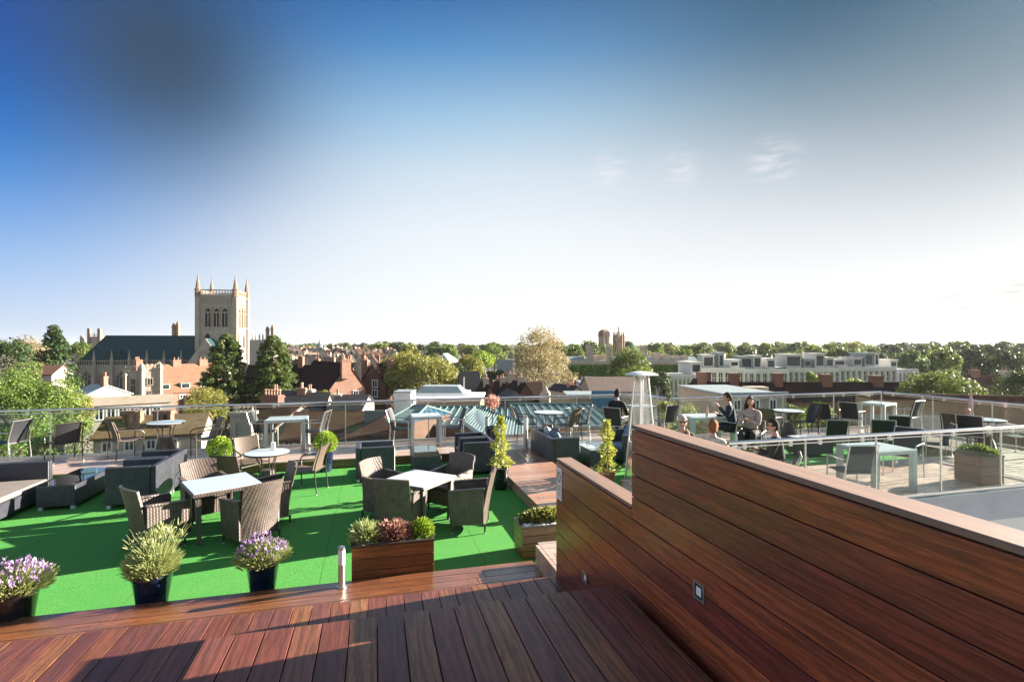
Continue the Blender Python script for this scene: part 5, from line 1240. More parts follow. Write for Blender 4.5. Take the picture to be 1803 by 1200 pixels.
obj('glazing', MB().add([(-W/2+.2,0,q+.003),(W/2-.6,0,q+.003),(W/2-.6,5,q+.003),(-W/2+.2,5,q+.003),(-W/2+1,1,q+.8),(W/2-1.4,1,q+.8),(W/2-1.4,4,q+.8),(-W/2+1,4,q+.8)],[(0,1,5,4),(1,2,6,5),(2,3,7,6),(3,0,4,7),(4,5,6,7),(3,2,1,0)]), M['lead'], t)
obj('vent_pipe', MB().tube([(W*.42,1,0),(W*.42,1,q+2)],.1,6), M['alu'], t)
# ---- dark gabled college houses in the middle
house(828,690,100,36,657,'dark slate gable wall with tiled ridge right of the golden tree',rot=8,depth=10,wall='brickd',roof='slated',name='gabled_house')
for i, (px, e, r, t0, w, lab) in enumerate(((862,706,680,88,30,'first of the brown gables before the plane tree'),(892,706,678,92,34,'middle brown gable before the plane tree'),(925,704,677,90,36,'last brown gable before the plane tree, with pale coping'),(912,716,690,78,56,'low dark hipped roof in front of the brown gables'))):
    house(px, e, t0, w, r, lab, rot=12, depth=10, axis='y' if i < 3 else 'x', wall='brickd', roof='tiled' if i < 3 else 'slated', kind='gable' if i < 3 else 'hip', chims=[(.5,.4,.9,.9,r-12,'render',2)] if i < 3 else [], name='gabled_house')
house(890,700,106,130,676,'long red brown tiled range behind the brown gables',depth=9,wall='brickd',roof='tile',name='college_range',cat='building',chims=[(.2,.5,.7,.7,660,'render',2),(.42,.5,2,1,668,'brick',3),(.58,.5,1.6,.8,659,'render',2),(.8,.5,.7,.7,667,'render',1)])
c = D(960,712,78); t = thing('stone_turret', 'small conical stone turret before the plane tree', 'turret', (c.x,c.y,GZ)); obj('wall', MB().lathe([(.9,0),(.9,zy(698,78)-GZ)],10), M['stonew'], t); obj('roof', MB().lathe([(1.1,zy(698,78)-GZ+.003),(.08,zy(679,78)-GZ),(.02,zy(677,78)-GZ)],10), M['stoneg'], t)
for px, r in ((1008,682),(985,690)):
    c = D(px,700,85); t = thing('conical_roof', ('taller' if px > 1000 else 'shorter')+' dark red conical roof at the foot of the plane tree', 'roof', (c.x,c.y,GZ)); obj('wall', MB().lathe([(1.8,0),(1.8,zy(697,85)-GZ)],8), M['brickd'], t); obj('roof', MB().lathe([(2.1,zy(697,85)-GZ+.003),(.05,zy(r,85)-GZ)],8), M['tiled'], t)
house(888,660,150,26,633,'pale stone tower block with rows of small windows left of the plane tree',wall='stonew',roof='lead',kind='flat',depth=14,name='stone_building',cat='building',wins=[('y',.15+.18*i,641,1.0,2.2) for i in range(5)]+[('y',.2+.3*i,655,1.6,3) for i in range(3)])
house(812,650,170,40,640,'slate roofed building with tall chimneys behind the golden tree',wall='stonew',roof='slated',depth=10,chims=[(.5,.5,1,1,625,'brickt',2),(.62,.5,1,1,628,'brickt',2),(.9,.5,1,1,630,'brick',1)],name='college_range',cat='building')
house(775,636,185,30,622,'white building with shallow lead pediment above the golden tree',rot=-10,wall='render',roof='lead',kind='hip',depth=12,name='pale_building',cat='building',wins=[('y',.5,632,1.6,2.4)])
house(1085,690,82,92,669,'broad pinkish grey barn roof left of the patio heater',rot=0,depth=12,wall='stoneg',roof='tileg',name='barn',cat='barn',wins=[])
house(1040,676,98,34,663,'pale flat roofed house with yellow panel left of the barn roof',depth=8,wall='concrete',roof='lead',kind='flat',wins=[('y',.35,668,1.4,1.2)])
house(1032,700,60,60,694,'tan brick parapet block with blue hoarding just beyond the back rail',depth=6,wall='brickt',roof='lead',kind='flat',name='flat_roofed_building',cat='building')
obj_ = tag(obj('hoarding', MB().box(0,3.2,0,.1,0,1.9), plain('blue_hoarding', (.04,.16,.27), .5), loc=tuple(D(1041,718,57))), 'blue hoarding panel beyond the rail near the seated man', 'hoarding'); obj_.rotation_euler.z = -AZ
house(1016,690,72,22,682,'small slate porch with pots left of the barn roof',rot=25,depth=6,axis='y',wall='stoneg',roof='slated',chims=[(.5,.3,.9,.6,675,'brick',4)])
# ---- college court with ivy, turrets, lantern
c = D(1120, 680, 170); t = thing('ivy_college_court', 'ivy covered college court with low parapet roof behind the patio heater', 'college building', (c.x,c.y,GZ), -AZ); t0 = 170
x0, x1 = px2m(1000-1120,t0), px2m(1236-1120,t0); top = zy(641,t0)-GZ
obj('wall', MB().box(x0,x1,0,16,0,top), M['stonew'], t); obj('parapet', MB().box(x0-.2,x1+.2,-.3,.2,top+.003,top+1.1), M['render'], t)
obj('roof', MB().prismX([(.3,top+.2),(16,top+.2),(8,top+2.4)], x0, x1), M['lead'], t)
def ivy(name, x0, x1, z0, z1, n, parent, s=.5, y=-.35):
    mb = MB(); r = random.Random(5)
    for _ in range(n):
        p = Vector((r.uniform(x0,x1), y-r.uniform(0,.5), r.uniform(z0,z1))); a = Vector((r.uniform(-1,1),r.uniform(-1.2,-.1),r.uniform(-.6,1))).normalized(); b = a.cross(Vector((r.uniform(-1,1),r.uniform(-1,1),1))).normalized(); c_ = a.cross(b); q = s*r.uniform(.5,1.2)
        mb.add([p-b*q/2-c_*q/2, p+b*q/2-c_*q/2, p+b*q/2+c_*q/2, p-b*q/2+c_*q/2], [(0,1,2,3)])
    o = obj(name, mb, M['ivy'], parent); return o
ivy('ivy', x0, x1, 0, top-.3, 6500, t, .6)
for px, top_, w in ((1040,605,11),(1074,607,9),(1136,607,11),(1094,617,7)):
    x = px2m(px-1120,t0); W = px2m(w,t0); z = zy(top_,t0)-GZ
    m = MB().box(x-W/2,x+W/2,2,2+W,top,z-1.2).box(x-W*.62,x+W*.62,2-W*.12,2+W*1.12,z-1.198,z-.6)
    for a in (-1,0,1): m.cb(x+a*W*.45, 2.1, z-.28, W*.22,.4,.6)
    obj('turret', m, M['stonew'], t)
m = MB()
for px, a, b in ((1010,636,12),(1027,628,8),(1060,626,22),(1164,622,10),(1180,625,14),(1198,627,10),(1215,627,9)):
    m.cb(px2m(px-1120,t0), 6, (zy(a,t0)-GZ+top)/2+.2, px2m(b,t0), 3, abs(zy(a,t0)-GZ-top))
obj('chimney', m, M['render'], t)
t0 = 190; c = D(1089, 620, t0); t = thing('lantern_tower', 'ornate stone lantern with crocketed spire rising above the ivy court', 'lantern tower', (c.x,c.y,GZ), -AZ); r = px2m(9,t0)
zb, z1, z2, z3 = (zy(y_,t0)-GZ for y_ in (630,596,587,574))
obj('base', MB().lathe([(r*1.1,0),(r*1.1,zb),(r*.8,zb+.5)],8), M['stonew'], t)
for i in range(8):
    a = i*math.pi/4+.39; q = (r*math.cos(a), r*math.sin(a)); obj('pier', MB().lathe([(.38,zb),(.34,z1),(.45,z1+.1),(.1,z1+2.0),(.16,z1+2.1),(.02,z1+2.6)],6,(q[0],q[1],0)), M['stonered'], t)
obj('core', MB().lathe([(r*.55,zb),(r*.55,z1-1),(r*.95,z1-.6),(r*1.0,z1),(r*.55,z1+1.3),(r*.36,z2),(r*.42,z2+.1),(r*.16,z2+1),(r*.1,z3-1),(r*.18,z3-.9),(.02,z3)],8), M['stonew'], t)
t0 = 420; c = D(1067, 610, t0); t = thing('library_tower', 'distant square brown tower with dark faceted top beside the stone lantern', 'tower', (c.x,c.y,GZ), -AZ+R(25)); W = px2m(14,t0)
obj('wall', MB().box(-W/2,W/2,0,W,0,zy(592,t0)-GZ), M['brickt'], t); z = zy(592,t0)-GZ; z2 = zy(584,t0)-GZ; z3 = zy(580,t0)-GZ
obj('roof', MB().add([(-W/2-.2,-.2,z),(W/2+.2,-.2,z),(W/2+.2,W+.2,z),(-W/2-.2,W+.2,z),(-W/2,0,z2),(W/2,0,z2),(W/2,W,z2),(-W/2,W,z2),(-W/4,W/4,z3),(W/4,W/4,z3),(W/4,W*.75,z3),(-W/4,W*.75,z3)],[(3,2,1,0),(0,1,5,4),(1,2,6,5),(2,3,7,6),(3,0,4,7),(4,5,9,8),(5,6,10,9),(6,7,11,10),(7,4,8,11),(8,9,10,11)]), M['brickd'], t)
obj('window', MB().box(-W*.12,W*.12,-.35,-.21,z-8,z-1), M['winglass'], t)
t0 = 150; c = D(1256, 645, t0); t = thing('round_stone_tower', 'low crenellated stone round tower with ivy behind the concrete college', 'tower', (c.x,c.y,GZ), -AZ); r = px2m(19,t0); z = zy(628,t0)-GZ
obj('wall', MB().lathe([(r,0),(r,z),(r*1.05,z+.05),(r*1.05,z+.9)],24), M['stonew'], t)
obj('cap_house', MB().prism([(r*.1,-1.5),(r*.8,-1.5),(r*.8,1.5),(r*.1,1.5)], z+.9, zy(619,t0)-GZ), M['stoneg'], t)
# ---- pale concrete college block: five stepped volumes
def cripps(i, px, w, t0, py_top, py_bot_cols, rot, boxes, lab, n):
    py_top -= 2; boxes = [(a,b,h*1.15,k) for a,b,h,k in boxes]; c = D(px, py_top, t0); t = thing('concrete_college_block', lab, 'college block', (c.x,c.y,GZ), -AZ+R(rot), 'stepped concrete college blocks'); n = int(n*1.5); W = px2m(w,t0); z = c.z-GZ; dp = 11
    obj('wall', MB().box(-W/2,W/2,0,dp,0,z).box(-W/2-.2,W/2+.2,-.4,-.003,z-.5,z+.15), M['concrete'], t)
    pr = MB(); bw = W/n
    for k in range(n+1): pr.box(-W/2+k*bw-.2,-W/2+k*bw+.2,-.7,-.003,0,z-.6)
    fl = int(z/3.1)
    for f_ in range(fl+1): pr.box(-W/2,W/2,-.42,-.004,z-.5-f_*3.1-.5,z-.5-f_*3.1-.01)
    obj('piers', pr, M['concrete'], t)
    for k in range(n):
        for f_ in range(min(3,fl)):
            m = MB().box(-W/2+k*bw+.35,-W/2+(k+1)*bw-.35,-.06,-.004,z-3.3-f_*3.1,z-1.15-f_*3.1); a = obj('window', m, M['winglass'], t)
            xx = -W/2+(k+.5)*bw; m = MB().box(xx-.06,xx+.06,-.12,-.061,z-3.2-f_*3.1,z-1.3-f_*3.1).box(xx-bw/2+.35,xx+bw/2-.35,-.12,-.061,z-2.35-f_*3.1,z-2.25-f_*3.1); obj('mullion', m, M['white'], a)
    for (a, b, h, kind) in boxes:
        xa, xb = -W/2+a*W, -W/2+b*W; zh = z+h
        m = obj('penthouse', MB().box(xa,xb,1.5,7,z+.16,zh).box(xa-.3,xb+.3,1.2,7.3,zh+.002,zh+.25), M['concrete'] if kind else M['lead'], t)
        obj('pane', MB().box(xa+.3,xb-.3,1.44,1.49,z+.6,zh-.4), M['winglass'], m)
cripps(0,1205,80,112,662,700,12,[(.75,1.0,2.2,1)],'stepped concrete college block nearest the patio heater, dark balconied windows',7)
cripps(1,1268,78,125,650,700,-6,[(.15,.4,2.6,1),(.5,.62,3.0,0),(.75,.95,1.6,1)],'second stepped concrete college block from the left, above the red brick gable',5)
cripps(2,1345,80,130,652,700,-2,[(.05,.3,2.6,0),(.32,.5,2.8,1),(.62,.8,2.2,1)],'third stepped concrete college block, behind the pale green flat roof',5)
cripps(3,1430,92,132,650,700,0,[(.05,.35,2.9,1),(.4,.55,1.8,0),(.62,.8,3.1,1),(.82,.98,2.2,1)],'fourth and widest stepped concrete college block in the row',6)
cripps(4,1525,104,134,648,700,3,[(.0,.2,1.6,1),(.34,.5,2.0,1),(.55,.7,3.0,0),(.72,.8,3.0,1)],'fifth concrete college block with large white framed windows',7)
cripps(5,1592,46,136,652,700,5,[(.1,.4,2.0,1)],'last low concrete college block at the right beside the round tree',4)
# long dark ridge in front
house(1430,704,84,380,676,'very long dark plum tiled roof range with brick stacks across the right side',rot=0,depth=4.6,wall='brickd',roof='tiled',name='college_range',cat='building',chims=[(.02,.5,2,1.4,656,'brickd',0),(.16,.5,1.3,1.4,658,'brickd',0),(.37,.5,1.3,1.4,658,'brickd',0),(.60,.5,1.6,1.4,660,'brickd',0),(.84,.5,1.6,1.4,662,'brickd',0)])
house(1265,704,74,40,676,'red brick gable with two small windows in front of the long dark roof',depth=10,axis='y',wall='brick',roof='tiled',name='gabled_house',wins=[('y',.45,694,.6,1.0),('y',.6,694,.6,1.0)])
house(1236,690,78,12,655,'tall narrow red brick stack left of the brick gable',depth=2,wall='brick',roof='brick',kind='flat',name='brick_stack',cat='chimney')
house(1335,698,52,105,690,'stone building with pale green flat roof behind the seated group',rot=6,depth=12,wall='stoneg',roof='lead',kind='flat',name='flat_roofed_building',cat='building',wins=[('y',.12,712,.8,1.1),('y',.45,712,.8,1.1),('y',.75,712,.8,1.1),('y',.12,738,.8,1.1),('y',.75,738,.8,1.1)])
c = D(1335,692,60); t = thing('curved_pediment', 'cream curved pediment standing up behind the pale green flat roof', 'pediment', (c.x,c.y,zy(695,60)), -AZ); W = px2m(36,60)
obj('block', MB().box(-W/2,W/2,0,1.5,-.5,px2m(14,60)), M['render'], t); obj('moulding', MB().tube([(-W*.4,-.1,.35),(-W*.2,-.12,.6),(0,-.14,.7),(W*.2,-.12,.6),(W*.4,-.1,.35)],.1,6), M['stonered'], t)
# brick walls and low buildings at right
house(1685,706,58,262,694,'long weathered brick wall building behind the far right balustrade',rot=-14,depth=5,wall='brickt',roof='tile',kind='flat',name='brick_building',cat='building')
house(1690,758,42,280,742,'low dark roofed yard building below the far right rail',rot=-14,depth=8,wall='brickd',roof='slated',kind='hip',name='yard_building',cat='building')
house(1755,684,110,110,662,'farm-like building with dark red tiled roofs at the right edge',rot=-6,depth=5,wall='brickd',roof='tile',chims=[(.3,.5,1.6,1.2,652,'brick',2),(.75,.5,1.6,1.2,654,'render',2)],name='brick_building',cat='building')
house(1730,700,90,90,680,'lower red brown roof in front of the farm-like building',rot=4,depth=3.6,wall='brickd',roof='tile',name='brick_building',cat='building')
house(1480,760,70,120,752,'low stone garden wall building beyond the right terrace lawn',depth=4,wall='stoneg',roof='tile',kind='flat',name='garden_wall',cat='wall')
# lawn below the right terrace
l0 = [D(px,py,t_) for px,py,t_ in ((1180,700,60),(1580,700,60),(1600,700,140),(1190,700,140))]
struct(obj('lawn', MB().prism([(v.x,v.y) for v in l0], GZ, GZ+.02), plain('lawn_grass', (.16,.24,.03), .9, .3, .4)))
# ================================================================ TREES
def crown(name, n, rx, rz, leaf, seed, shape='round', clumps=46, dens=.34, gap=0.0):
    """leaf quads gathered into clumps through the crown's volume; crown centre at origin, half height rz"""
    g = np.random.default_rng(seed); C_ = []
    while len(C_) < clumps:
        if shape == 'cone':
            z = g.uniform(-1, 1); r = max(.05, (1-(z+1)/2)**.75)*g.uniform(.45, 1); a = g.uniform(0, 6.283); p = np.array([r*math.cos(a), r*math.sin(a), z]); s = .2+.26*(1-(z+1)/2)
        elif shape == 'column':
            z = g.uniform(-1, 1); r = (1-abs(z)**2.6)**.6*g.uniform(.4, .95)*(1-.3*max(z,0)); a = g.uniform(0, 6.283); w_ = (1-max(0,z+.15)/1.15*.6)*(1-max(0,-z-.35)*.35)*(1 if z < .8 else (1-z)/.2*.8+.2); q_ = g.uniform(.3,.92)**.6*w_; p = np.array([q_*math.cos(a), q_*math.sin(a), z*.97]); s = .15*g.uniform(.7,1.3)
        else:
            d = g.normal(size=3); d /= np.linalg.norm(d); d[2] = d[2] if d[2] > -.5 else -d[2]; p = d*g.uniform(.5, .95)**.6; p[2] *= .95; s = dens*g.uniform(.6, 1.25)
            if shape == 'wide' and p[2] > 0: p[2] *= .8
        C_.append((p, s))
    w = np.array([s**2 for _, s in C_]); w /= w.sum(); idx = g.choice(len(C_), n, p=w)
    cp = np.array([C_[i][0] for i in idx]); cs = np.array([C_[i][1] for i in idx])
    d = g.normal(size=(n,3)); d /= np.linalg.norm(d, axis=1)[:,None]
    rad = g.uniform(.55, 1.0, n)**.5; off = d*(rad*cs)[:,None]; off[:,2] *= (.75 if shape in ('round','wide') else .32)
    pos = (cp+off)*np.array([rx, rx, rz])
    nr = d*.9+g.normal(size=(n,3))*.55; nr[:,2] += .35; nr /= np.linalg.norm(nr, axis=1)[:,None]
    q = g.normal(size=(n,3)); a = np.cross(nr, q); a /= np.linalg.norm(a, axis=1)[:,None]; b = np.cross(nr, a)
    L = leaf*g.uniform(.6, 1.3, n)[:,None]; a = a*L*.5; b = b*L*.5*g.uniform(.5, 1, n)[:,None]
    v = np.stack([pos-a, pos+b*.9, pos+a, pos-b*.9], axis=1).reshape(-1, 3)
    me = bpy.data.meshes.new(name); me.vertices.add(4*n); me.vertices.foreach_set('co', v.astype(np.float32).ravel())
    me.loops.add(4*n); me.loops.foreach_set('vertex_index', np.arange(4*n, dtype=np.int32)); me.polygons.add(n)
    me.polygons.foreach_set('loop_start', np.arange(0, 4*n, 4, dtype=np.int32)); me.polygons.foreach_set('loop_total', np.full(n, 4, dtype=np.int32)); me.update(calc_edges=True); return me
def trunk_mb(h, r, spread, n=7, seed=1, top=None):
    g = random.Random(seed); mb = MB().tube([(0,0,0),(.1*r,0,h*.25),(g.uniform(-.3,.3),g.uniform(-.3,.3),h*.6),(g.uniform(-.5,.5),g.uniform(-.5,.5),h*.92)], [r,r*.8,r*.5,r*.12], 8)
    for i in range(n):
        a = i*6.283/n+g.uniform(-.3,.3); z = h*g.uniform(.28,.7); q = spread*g.uniform(.5,.85)
        mb.tube([(0,0,z),(q*.45*math.cos(a),q*.45*math.sin(a),z+h*.12),(q*math.cos(a),q*math.sin(a),z+h*g.uniform(.18,.3))], [r*.4,r*.25,r*.06], 6)
    return mb
def tree(px, top, t0, wpx, lab, mat, shape='round', n=6000, leaf=.35, seed=1, clumps=46, dens=.34, name='tree', low=.12, grp=None, base=GZ):
    c = D(px, top, t0); R_ = px2m(wpx, t0)/2; H = c.z-base
    t = thing(name, lab, 'tree', (c.x, c.y, base), random.Random(seed).uniform(0,6), grp)
    rz = H*(1-low)/2; rz_ = min(rz, R_*1.35) if shape in ('round','wide') else rz
    o = obj('crown', crown('crown', n, R_, rz_, leaf, seed, shape, clumps, dens), M[mat], t, loc=(0,0,H-rz_))
    obj('trunk', trunk_mb(H*.93, max(.15, R_*.07), R_*.8, 7, seed), M['bark'], t); return t
tree(40,637,42,198,'big chestnut tree with pale green leaves filling the left edge','lf_ches',n=46000,leaf=.15,seed=3,clumps=130,dens=.21,name='chestnut_tree')
tree(128,690,44,70,'smaller yellowish tree pressed against the right side of the chestnut','lf_olive',n=4500,leaf=.2,seed=4,clumps=50,dens=.26)
tree(95,576,118,84,'dark pointed conifer left of the chapel','lf_dark','cone',n=12000,leaf=.6,seed=5,clumps=120,name='conifer')
tree(12,594,125,76,'deep green tree at the left edge beside the dark conifer','lf_dark',n=4000,leaf=.5,seed=6)
tree(48,591,170,66,'bronze leaved tree behind the left edge trees','lf_bronze',n=3500,leaf=.6,seed=7)
tree(140,600,200,40,'olive tree showing between dark conifer and chapel','lf_mid',n=2500,leaf=.7,seed=8)
tree(398,588,108,78,'dark columnar conifer standing before the chapel tower','lf_conifer','column',n=26000,leaf=.42,seed=9,clumps=420,name='conifer')
tree(481,591,112,80,'sunlit columnar conifer to the right of the chapel tower','lf_conifer','column',n=26000,leaf=.42,seed=10,clumps=420,name='conifer')
tree(362,676,78,74,'small golden-tipped yew below the orange roof','lf_olive',n=5000,leaf=.26,seed=11,clumps=60,dens=.25,name='yew_tree')
tree(571,688,80,26,'small golden bush at the foot of the pink brick gable','lf_olive',n=1500,leaf=.28,seed=12)
tree(728,606,112,150,'wide golden-green spring tree in the middle left','lf_olive','wide',n=17000,leaf=.42,seed=13,clumps=120,dens=.22)
tree(762,628,104,96,'right hand shoulder of golden leaves, a second tree against the wide golden one','lf_olive',n=8000,leaf=.4,seed=14,clumps=80,dens=.24)
tree(690,645,108,74,'darker green tree at the left foot of the wide golden tree','lf_mid',n=6000,leaf=.4,seed=15,clumps=60,dens=.26)
tree(948,569,128,100,'tall pale plane tree breaking the skyline in the centre','lf_bronze',n=7000,leaf=.36,seed=16,clumps=130,dens=.17,name='plane_tree')
tree(950,606,126,126,'lower golden boughs of leaves round the plane tree, a fuller tree before it','lf_bronze',n=11000,leaf=.38,seed=17,clumps=110,dens=.2,name='plane_tree')
tree(848,616,165,46,'bright lime tree left of the plane tree','lf_lime',n=3500,leaf=.55,seed=18)
tree(826,622,160,44,'golden tree with thin foliage beside the lime tree','lf_olive',n=3000,leaf=.5,seed=19)
tree(800,640,150,34,'dark palm-like evergreen right of the wide golden tree','lf_dark',n=2000,leaf=.5,seed=20)
tree(870,650,120,40,'bronze shrubby tree beneath the lime tree','lf_dark',n=2000,leaf=.5,seed=21)
tree(1104,610,140,76,'round dark green tree in front of the ivy court','lf_mid',n=9000,leaf=.45,seed=22,clumps=80,dens=.26)
tree(1128,640,118,50,'lighter green tree just behind the patio heater cap','lf_bright',n=4000,leaf=.4,seed=23)
tree(1160,655,108,46,'dark evergreen right of the patio heater','lf_dark',n=4000,leaf=.4,seed=24)
tree(1215,692,75,50,'small green tree at the inner rail corner','lf_mid',n=3500,leaf=.25,seed=25)
tree(1172,705,45,44,'pale green bush beyond the glass corner','lf_olive',n=2500,leaf=.18,seed=26)
tree(1215,712,50,56,'grey-leaved bush beneath the corner of the right rail','lf_grey',n=3000,leaf=.16,seed=27)
tree(1653,637,74,122,'bright round tree rising behind the right terrace rail','lf_mid','wide',n=15000,leaf=.3,seed=28,clumps=110,dens=.22)
tree(1612,660,80,50,'smaller olive tree at the left foot of the bright round tree','lf_mid',n=4000,leaf=.3,seed=29)
tree(1790,652,80,66,'dark tree with few pale leaves at the right edge','lf_dark',n=5000,leaf=.3,seed=30)
tree(1430,654,100,20,'small yellow-green tree before the concrete blocks, left one','lf_bright',n=1500,leaf=.35,seed=31)
tree(1505,664,92,36,'small yellow-green tree before the concrete blocks, right one','lf_bright',n=2000,leaf=.35,seed=32)
tree(1440,712,75,60,'garden tree below the right terrace rail, left one','lf_bright',n=3000,leaf=.25,seed=33)
tree(1530,716,70,66,'garden tree below the right terrace rail, right one','lf_mid',n=3000,leaf=.25,seed=34)
tree(1395,708,66,46,'garden tree showing between stone building and patio chairs','lf_mid',n=3000,leaf=.25,seed=35)
# ---- the tree lines: a few grown trees copied with their own size, turn and place
KINDS = [('lf_mid','mid green'),('lf_bright','bright green'),('lf_dark','dark green'),('lf_olive','golden'),('lf_bronze','bronze'),('lf_blue','pale green')]
PROT = {}
rt_ = random.Random(21); ZONES = [(-10,160,'left of the chapel'),(430,560,'right of the chapel tower'),(560,700,'behind the small houses'),(700,880,'behind the wide golden tree'),(880,1020,'behind the plane tree'),(1020,1160,'around the stone lantern'),(1160,1300,'above the left concrete blocks'),(1300,1460,'above the middle concrete blocks'),(1460,1610,'above the right concrete blocks'),(1610,1740,'behind the bright round tree'),(1740,1830,'at the right edge')]
cand = []
for t0, n, x0, x1 in ((175,30,1150,1820),(230,34,1000,1820),(310,36,640,1820),(420,44,480,1820),(600,48,-10,1820),(850,44,-10,1820)):
    for i in range(n):
        px = x0+(x1-x0)*(i+rt_.random())/n
        if t0 < 300 and px < 1240 and t0 == 175: continue
        if t0 == 230 and 1030 < px < 1110: continue
        cand.append((px, t0*rt_.uniform(.92,1.08), t0))
cand.sort(); cnt = {}; tot = {}
pick = []
for px, t0, row in cand:
    zone = [z for z in ZONES if z[0] <= px < z[1]]
    if not zone: continue
    z = zone[0][2]
    wts = [4,3,2,1.2,.5,2] if px < 1540 else [2,.6,9,.6,.6,.6]  # dark leaves favoured at right: shade of backlit crowns put into leaf colour
    if row >= 420: wts[5] += 3
    k = rt_.choices(range(6), wts)[0]; far = 'front' if row <= 230 else ('middle' if row <= 420 else 'farthest')
    pick.append((px, t0, row, z, k, far)); tot[(z,k,far)] = tot.get((z,k,far),0)+1
for px, t0, row, z, k, far in pick:
    i = cnt.get((z,k,far),0); cnt[(z,k,far)] = i+1
    only = tot[(z,k,far)] == 1
    lab = f"{'only' if only else ordl(i)} {KINDS[k][1]} tree{'' if only else ' from left'}, {far} tree line, {z}"
    var = rt_.randrange(3); key = (k, var)
    if row == 175: top = rt_.uniform(628,638) if px < 1600 else rt_.uniform(612,650)
    elif row == 230: top = rt_.uniform(609,622) if px > 1140 else rt_.uniform(606,616)
    else: top = rt_.uniform(600,609) if row < 800 else rt_.uniform(602,607)
    c = D(px, top, t0); H = c.z-GZ; H = min(H, 21)
    if key not in PROT:
        t = thing('tree', lab, 'tree', (c.x,c.y,GZ), rt_.uniform(0,6), 'trees in the tree lines round the town')
        t.scale = (H/16*rt_.uniform(.8,1.15),)*2+(H/16,)
        obj('crown', crown('crown', 2200, 5.6, 6.6, 1.0, 100+k*3+var, 'round', 40, .3), M[KINDS[k][0]], t, loc=(0,0,9.4)); obj('trunk', trunk_mb(14, .45, 4.5, 5, k*3+var), M['bark'], t); PROT[key] = t
    else: dup(PROT[key], (c.x,c.y,GZ), rt_.uniform(0,6), lab, None, (H/16*rt_.uniform(.8,1.15),)*2+(H/16,))
# far-off woods and hedgerows that read as bands
g = np.random.default_rng(9); N_ = 60000
rr = g.uniform(1000, 5200, N_)**1.0; band = (np.floor(rr/260)*260+g.normal(0, 16, N_)); ang = AZ+g.uniform(-.95, .95, N_)
hz = 7+4*np.sin(ang*37+band*.01)+3*np.sin(ang*113+band*.02); keep = hz > 4.5
band, ang, hz = band[keep], ang[keep], hz[keep]; n = len(band); zz = GZ+g.uniform(0, 1, n)*hz
pos = np.stack([band*np.sin(ang), band*np.cos(ang), zz], 1); nr = g.normal(size=(n,3)); nr /= np.linalg.norm(nr, axis=1)[:,None]; q = g.normal(size=(n,3)); a = np.cross(nr,q); a /= np.linalg.norm(a,axis=1)[:,None]; b = np.cross(nr,a); s = (band*.0022)[:,None]*g.uniform(.6,1.3,n)[:,None]
v = np.stack([pos-a*s, pos+b*s, pos+a*s, pos-b*s], 1).reshape(-1,3); me = bpy.data.meshes.new('distant_woods'); me.vertices.add(4*n); me.vertices.foreach_set('co', v.astype(np.float32).ravel()); me.loops.add(4*n); me.loops.foreach_set('vertex_index', np.arange(4*n, dtype=np.int32)); me.polygons.add(n)
me.polygons.foreach_set('loop_start', np.arange(0,4*n,4,dtype=np.int32)); me.polygons.foreach_set('loop_total', np.full(n,4,dtype=np.int32)); me.update(calc_edges=True)
o = obj('distant_woods', me, M['lf_blue']); o['kind'] = 'stuff'
HAZE = True
if HAZE:
    hz_ = obj('haze', MB().box(-9500,9500,-3500,9500,GZ-2,60), M['dark']); hz_['kind'] = 'stuff'
    m = bpy.data.materials.new('haze_air'); m.use_nodes = True; n_ = m.node_tree; n_.nodes.clear(); o_ = n_.nodes.new('ShaderNodeOutputMaterial'); pv = n_.nodes.new('ShaderNodeVolumePrincipled')
    pv.inputs['Color'].default_value = (.93,.95,1,1); pv.inputs['Density'].default_value = 6.5e-5; pv.inputs['Anisotropy'].default_value = .3; n_.links.new(pv.outputs[0], o_.inputs['Volume']); hz_.data.materials.clear(); hz_.data.materials.append(m)
# ================================================================ WORLD, SUN, CAMERA
SUN_EL = 17.0; SUN_AZ = math.degrees(AZ)+68.5      # azimuth from +Y towards +X
w = bpy.data.worlds.new('World'); sc.world = w; w.use_nodes = True; nt = w.node_tree; nt.nodes.clear()
def N(ty, **k):
    nd = nt.nodes.new(ty)
    for a, v in k.items(): setattr(nd, a, v)
    return nd
LK = nt.links.new
out = N('ShaderNodeOutputWorld'); bg = N('ShaderNodeBackground'); LK(bg.outputs[0], out.inputs[0])
sky = N('ShaderNodeTexSky', sky_type='NISHITA', sun_disc=False); sky.sun_elevation = R(SUN_EL); sky.sun_rotation = R(SUN_AZ); sky.altitude = 20; sky.air_density = 1.0; sky.dust_density = 1.2; sky.ozone_density = 2.0
tc = N('ShaderNodeTexCoord'); sp = N('ShaderNodeSeparateXYZ'); LK(tc.outputs['Generated'], sp.inputs[0])
def ramp(fac, stops):
    nd = N('ShaderNodeValToRGB'); e = nd.color_ramp.elements
    while len(e) < len(stops): e.new(.5)
    for i, (p, c) in enumerate(stops): e[i].position = p; e[i].color = (*c, 1)
    LK(fac, nd.inputs[0]); return nd.outputs[0]
def mixc(f, a, b, mode='MIX'):
    nd = N('ShaderNodeMix', data_type='RGBA', blend_type=mode)
    for v, i in ((f,0),(a,6),(b,7)):
        if hasattr(v, 'links'): LK(v, nd.inputs[i])
        elif i == 0: nd.inputs[0].default_value = v
        else: nd.inputs[i].default_value = (*v, 1)
    return nd.outputs[2]
def mth(op, a, b=0.0, c=None):
    nd = N('ShaderNodeMath', operation=op)
    for i, v in enumerate((a, b) if c is None else (a, b, c)):
        if hasattr(v, 'links'): LK(v, nd.inputs[i])
        else: nd.inputs[i].default_value = v
    return nd.outputs[0]
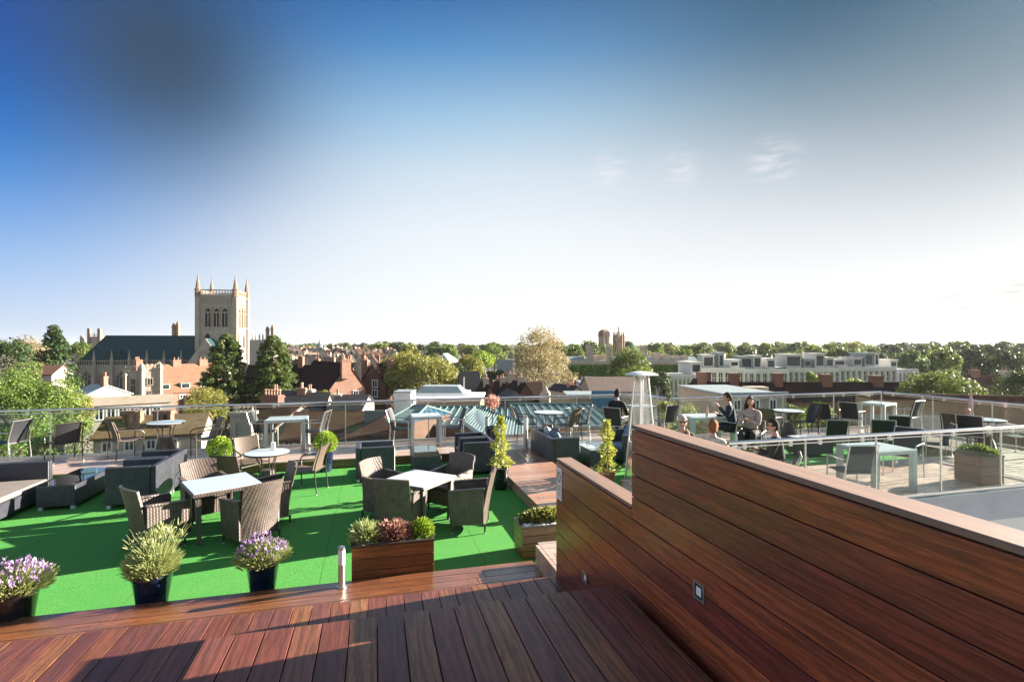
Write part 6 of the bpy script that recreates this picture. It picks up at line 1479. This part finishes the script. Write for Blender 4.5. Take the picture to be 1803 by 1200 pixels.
# tone of the sky by height: pale near the horizon, deep above, then brighter out of view overhead, added to lift shade
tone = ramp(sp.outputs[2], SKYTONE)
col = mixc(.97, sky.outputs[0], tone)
def blob(px, py, rad, soft=1.0):           # soft falloff round one direction in the sky
    d = D(px, py, 1.0)-Vector((0,0,EYE)); d.normalize()
    cb = N('ShaderNodeCombineXYZ'); 
    for i in range(3): cb.inputs[i].default_value = d[i]
    dt = N('ShaderNodeVectorMath', operation='DOT_PRODUCT'); LK(tc.outputs['Generated'], dt.inputs[0]); LK(cb.outputs[0], dt.inputs[1])
    return mth('EXPONENT', mth('MULTIPLY', mth('SUBTRACT', dt.outputs['Value'], 1.0), 1/rad**2))
for px, py, rad, c, f, md in SKYBLOBS:  # lens vignette and a dark patch painted into the sky colour
    col = mixc(mth('MULTIPLY', blob(px, py, rad), f), col, c, md)
nz = N('ShaderNodeTexNoise'); mp = N('ShaderNodeMapping'); mp.inputs['Scale'].default_value = (9,9,40); LK(tc.outputs['Generated'], mp.inputs[0]); LK(mp.outputs[0], nz.inputs['Vector']); nz.inputs['Scale'].default_value = 3.0; nz.inputs['Detail'].default_value = 6
for px, py, rad, f in ((1072,302,.02,1),(1192,300,.02,1),(1362,284,.022,1)):
    m_ = mth('MULTIPLY', blob(px, py, rad), ramp_f := mth('MULTIPLY', mth('SUBTRACT', nz.outputs['Fac'], .40), 4.0))
    nd = N('ShaderNodeClamp'); LK(m_, nd.inputs[0]); col = mixc(mth('MULTIPLY', nd.outputs[0], .75*f), col, CLOUDC)
for px, py, rad in ((1685,532,.018),(1790,516,.014)):
    m_ = mth('MULTIPLY', blob(px, py, rad), mth('MULTIPLY', mth('SUBTRACT', nz.outputs['Fac'], .38), 5.0))
    nd = N('ShaderNodeClamp'); LK(m_, nd.inputs[0]); col = mixc(mth('MULTIPLY', nd.outputs[0], .6), col, CLOUDD)
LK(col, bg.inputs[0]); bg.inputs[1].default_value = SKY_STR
sl = bpy.data.lights.new('sun', 'SUN'); sl.energy = SUN_E; sl.angle = R(.5); sl.color = (1.0,.90,.77)
so_ = bpy.data.objects.new('sun', sl); C.objects.link(so_)
az = R(SUN_AZ); el = R(SUN_EL); dv = Vector((math.sin(az)*math.cos(el), math.cos(az)*math.cos(el), math.sin(el)))
so_.rotation_euler = dv.to_track_quat('Z', 'Y').to_euler(); so_.location = (20,5,30)
cam = bpy.data.cameras.new('camera'); co = bpy.data.objects.new('camera', cam); C.objects.link(co); sc.camera = co
cam.sensor_width = 36; cam.lens = 36*F/1803; cam.shift_y = 6/1803; cam.clip_start = .05; cam.clip_end = 30000
co.location = (0,0,EYE); co.rotation_euler = (R(90), 0, -AZ)
sc.view_settings.view_transform = 'Standard'; sc.view_settings.look = 'None'; sc.view_settings.exposure = EXPO; sc.view_settings.gamma = 1
sc.cycles.max_bounces = 8; sc.cycles.transparent_max_bounces = 16; sc.cycles.glossy_bounces = 3; sc.cycles.transmission_bounces = 4
sc.cycles.sample_clamp_indirect = 6; sc.cycles.caustics_reflective = False; sc.cycles.caustics_refractive = False
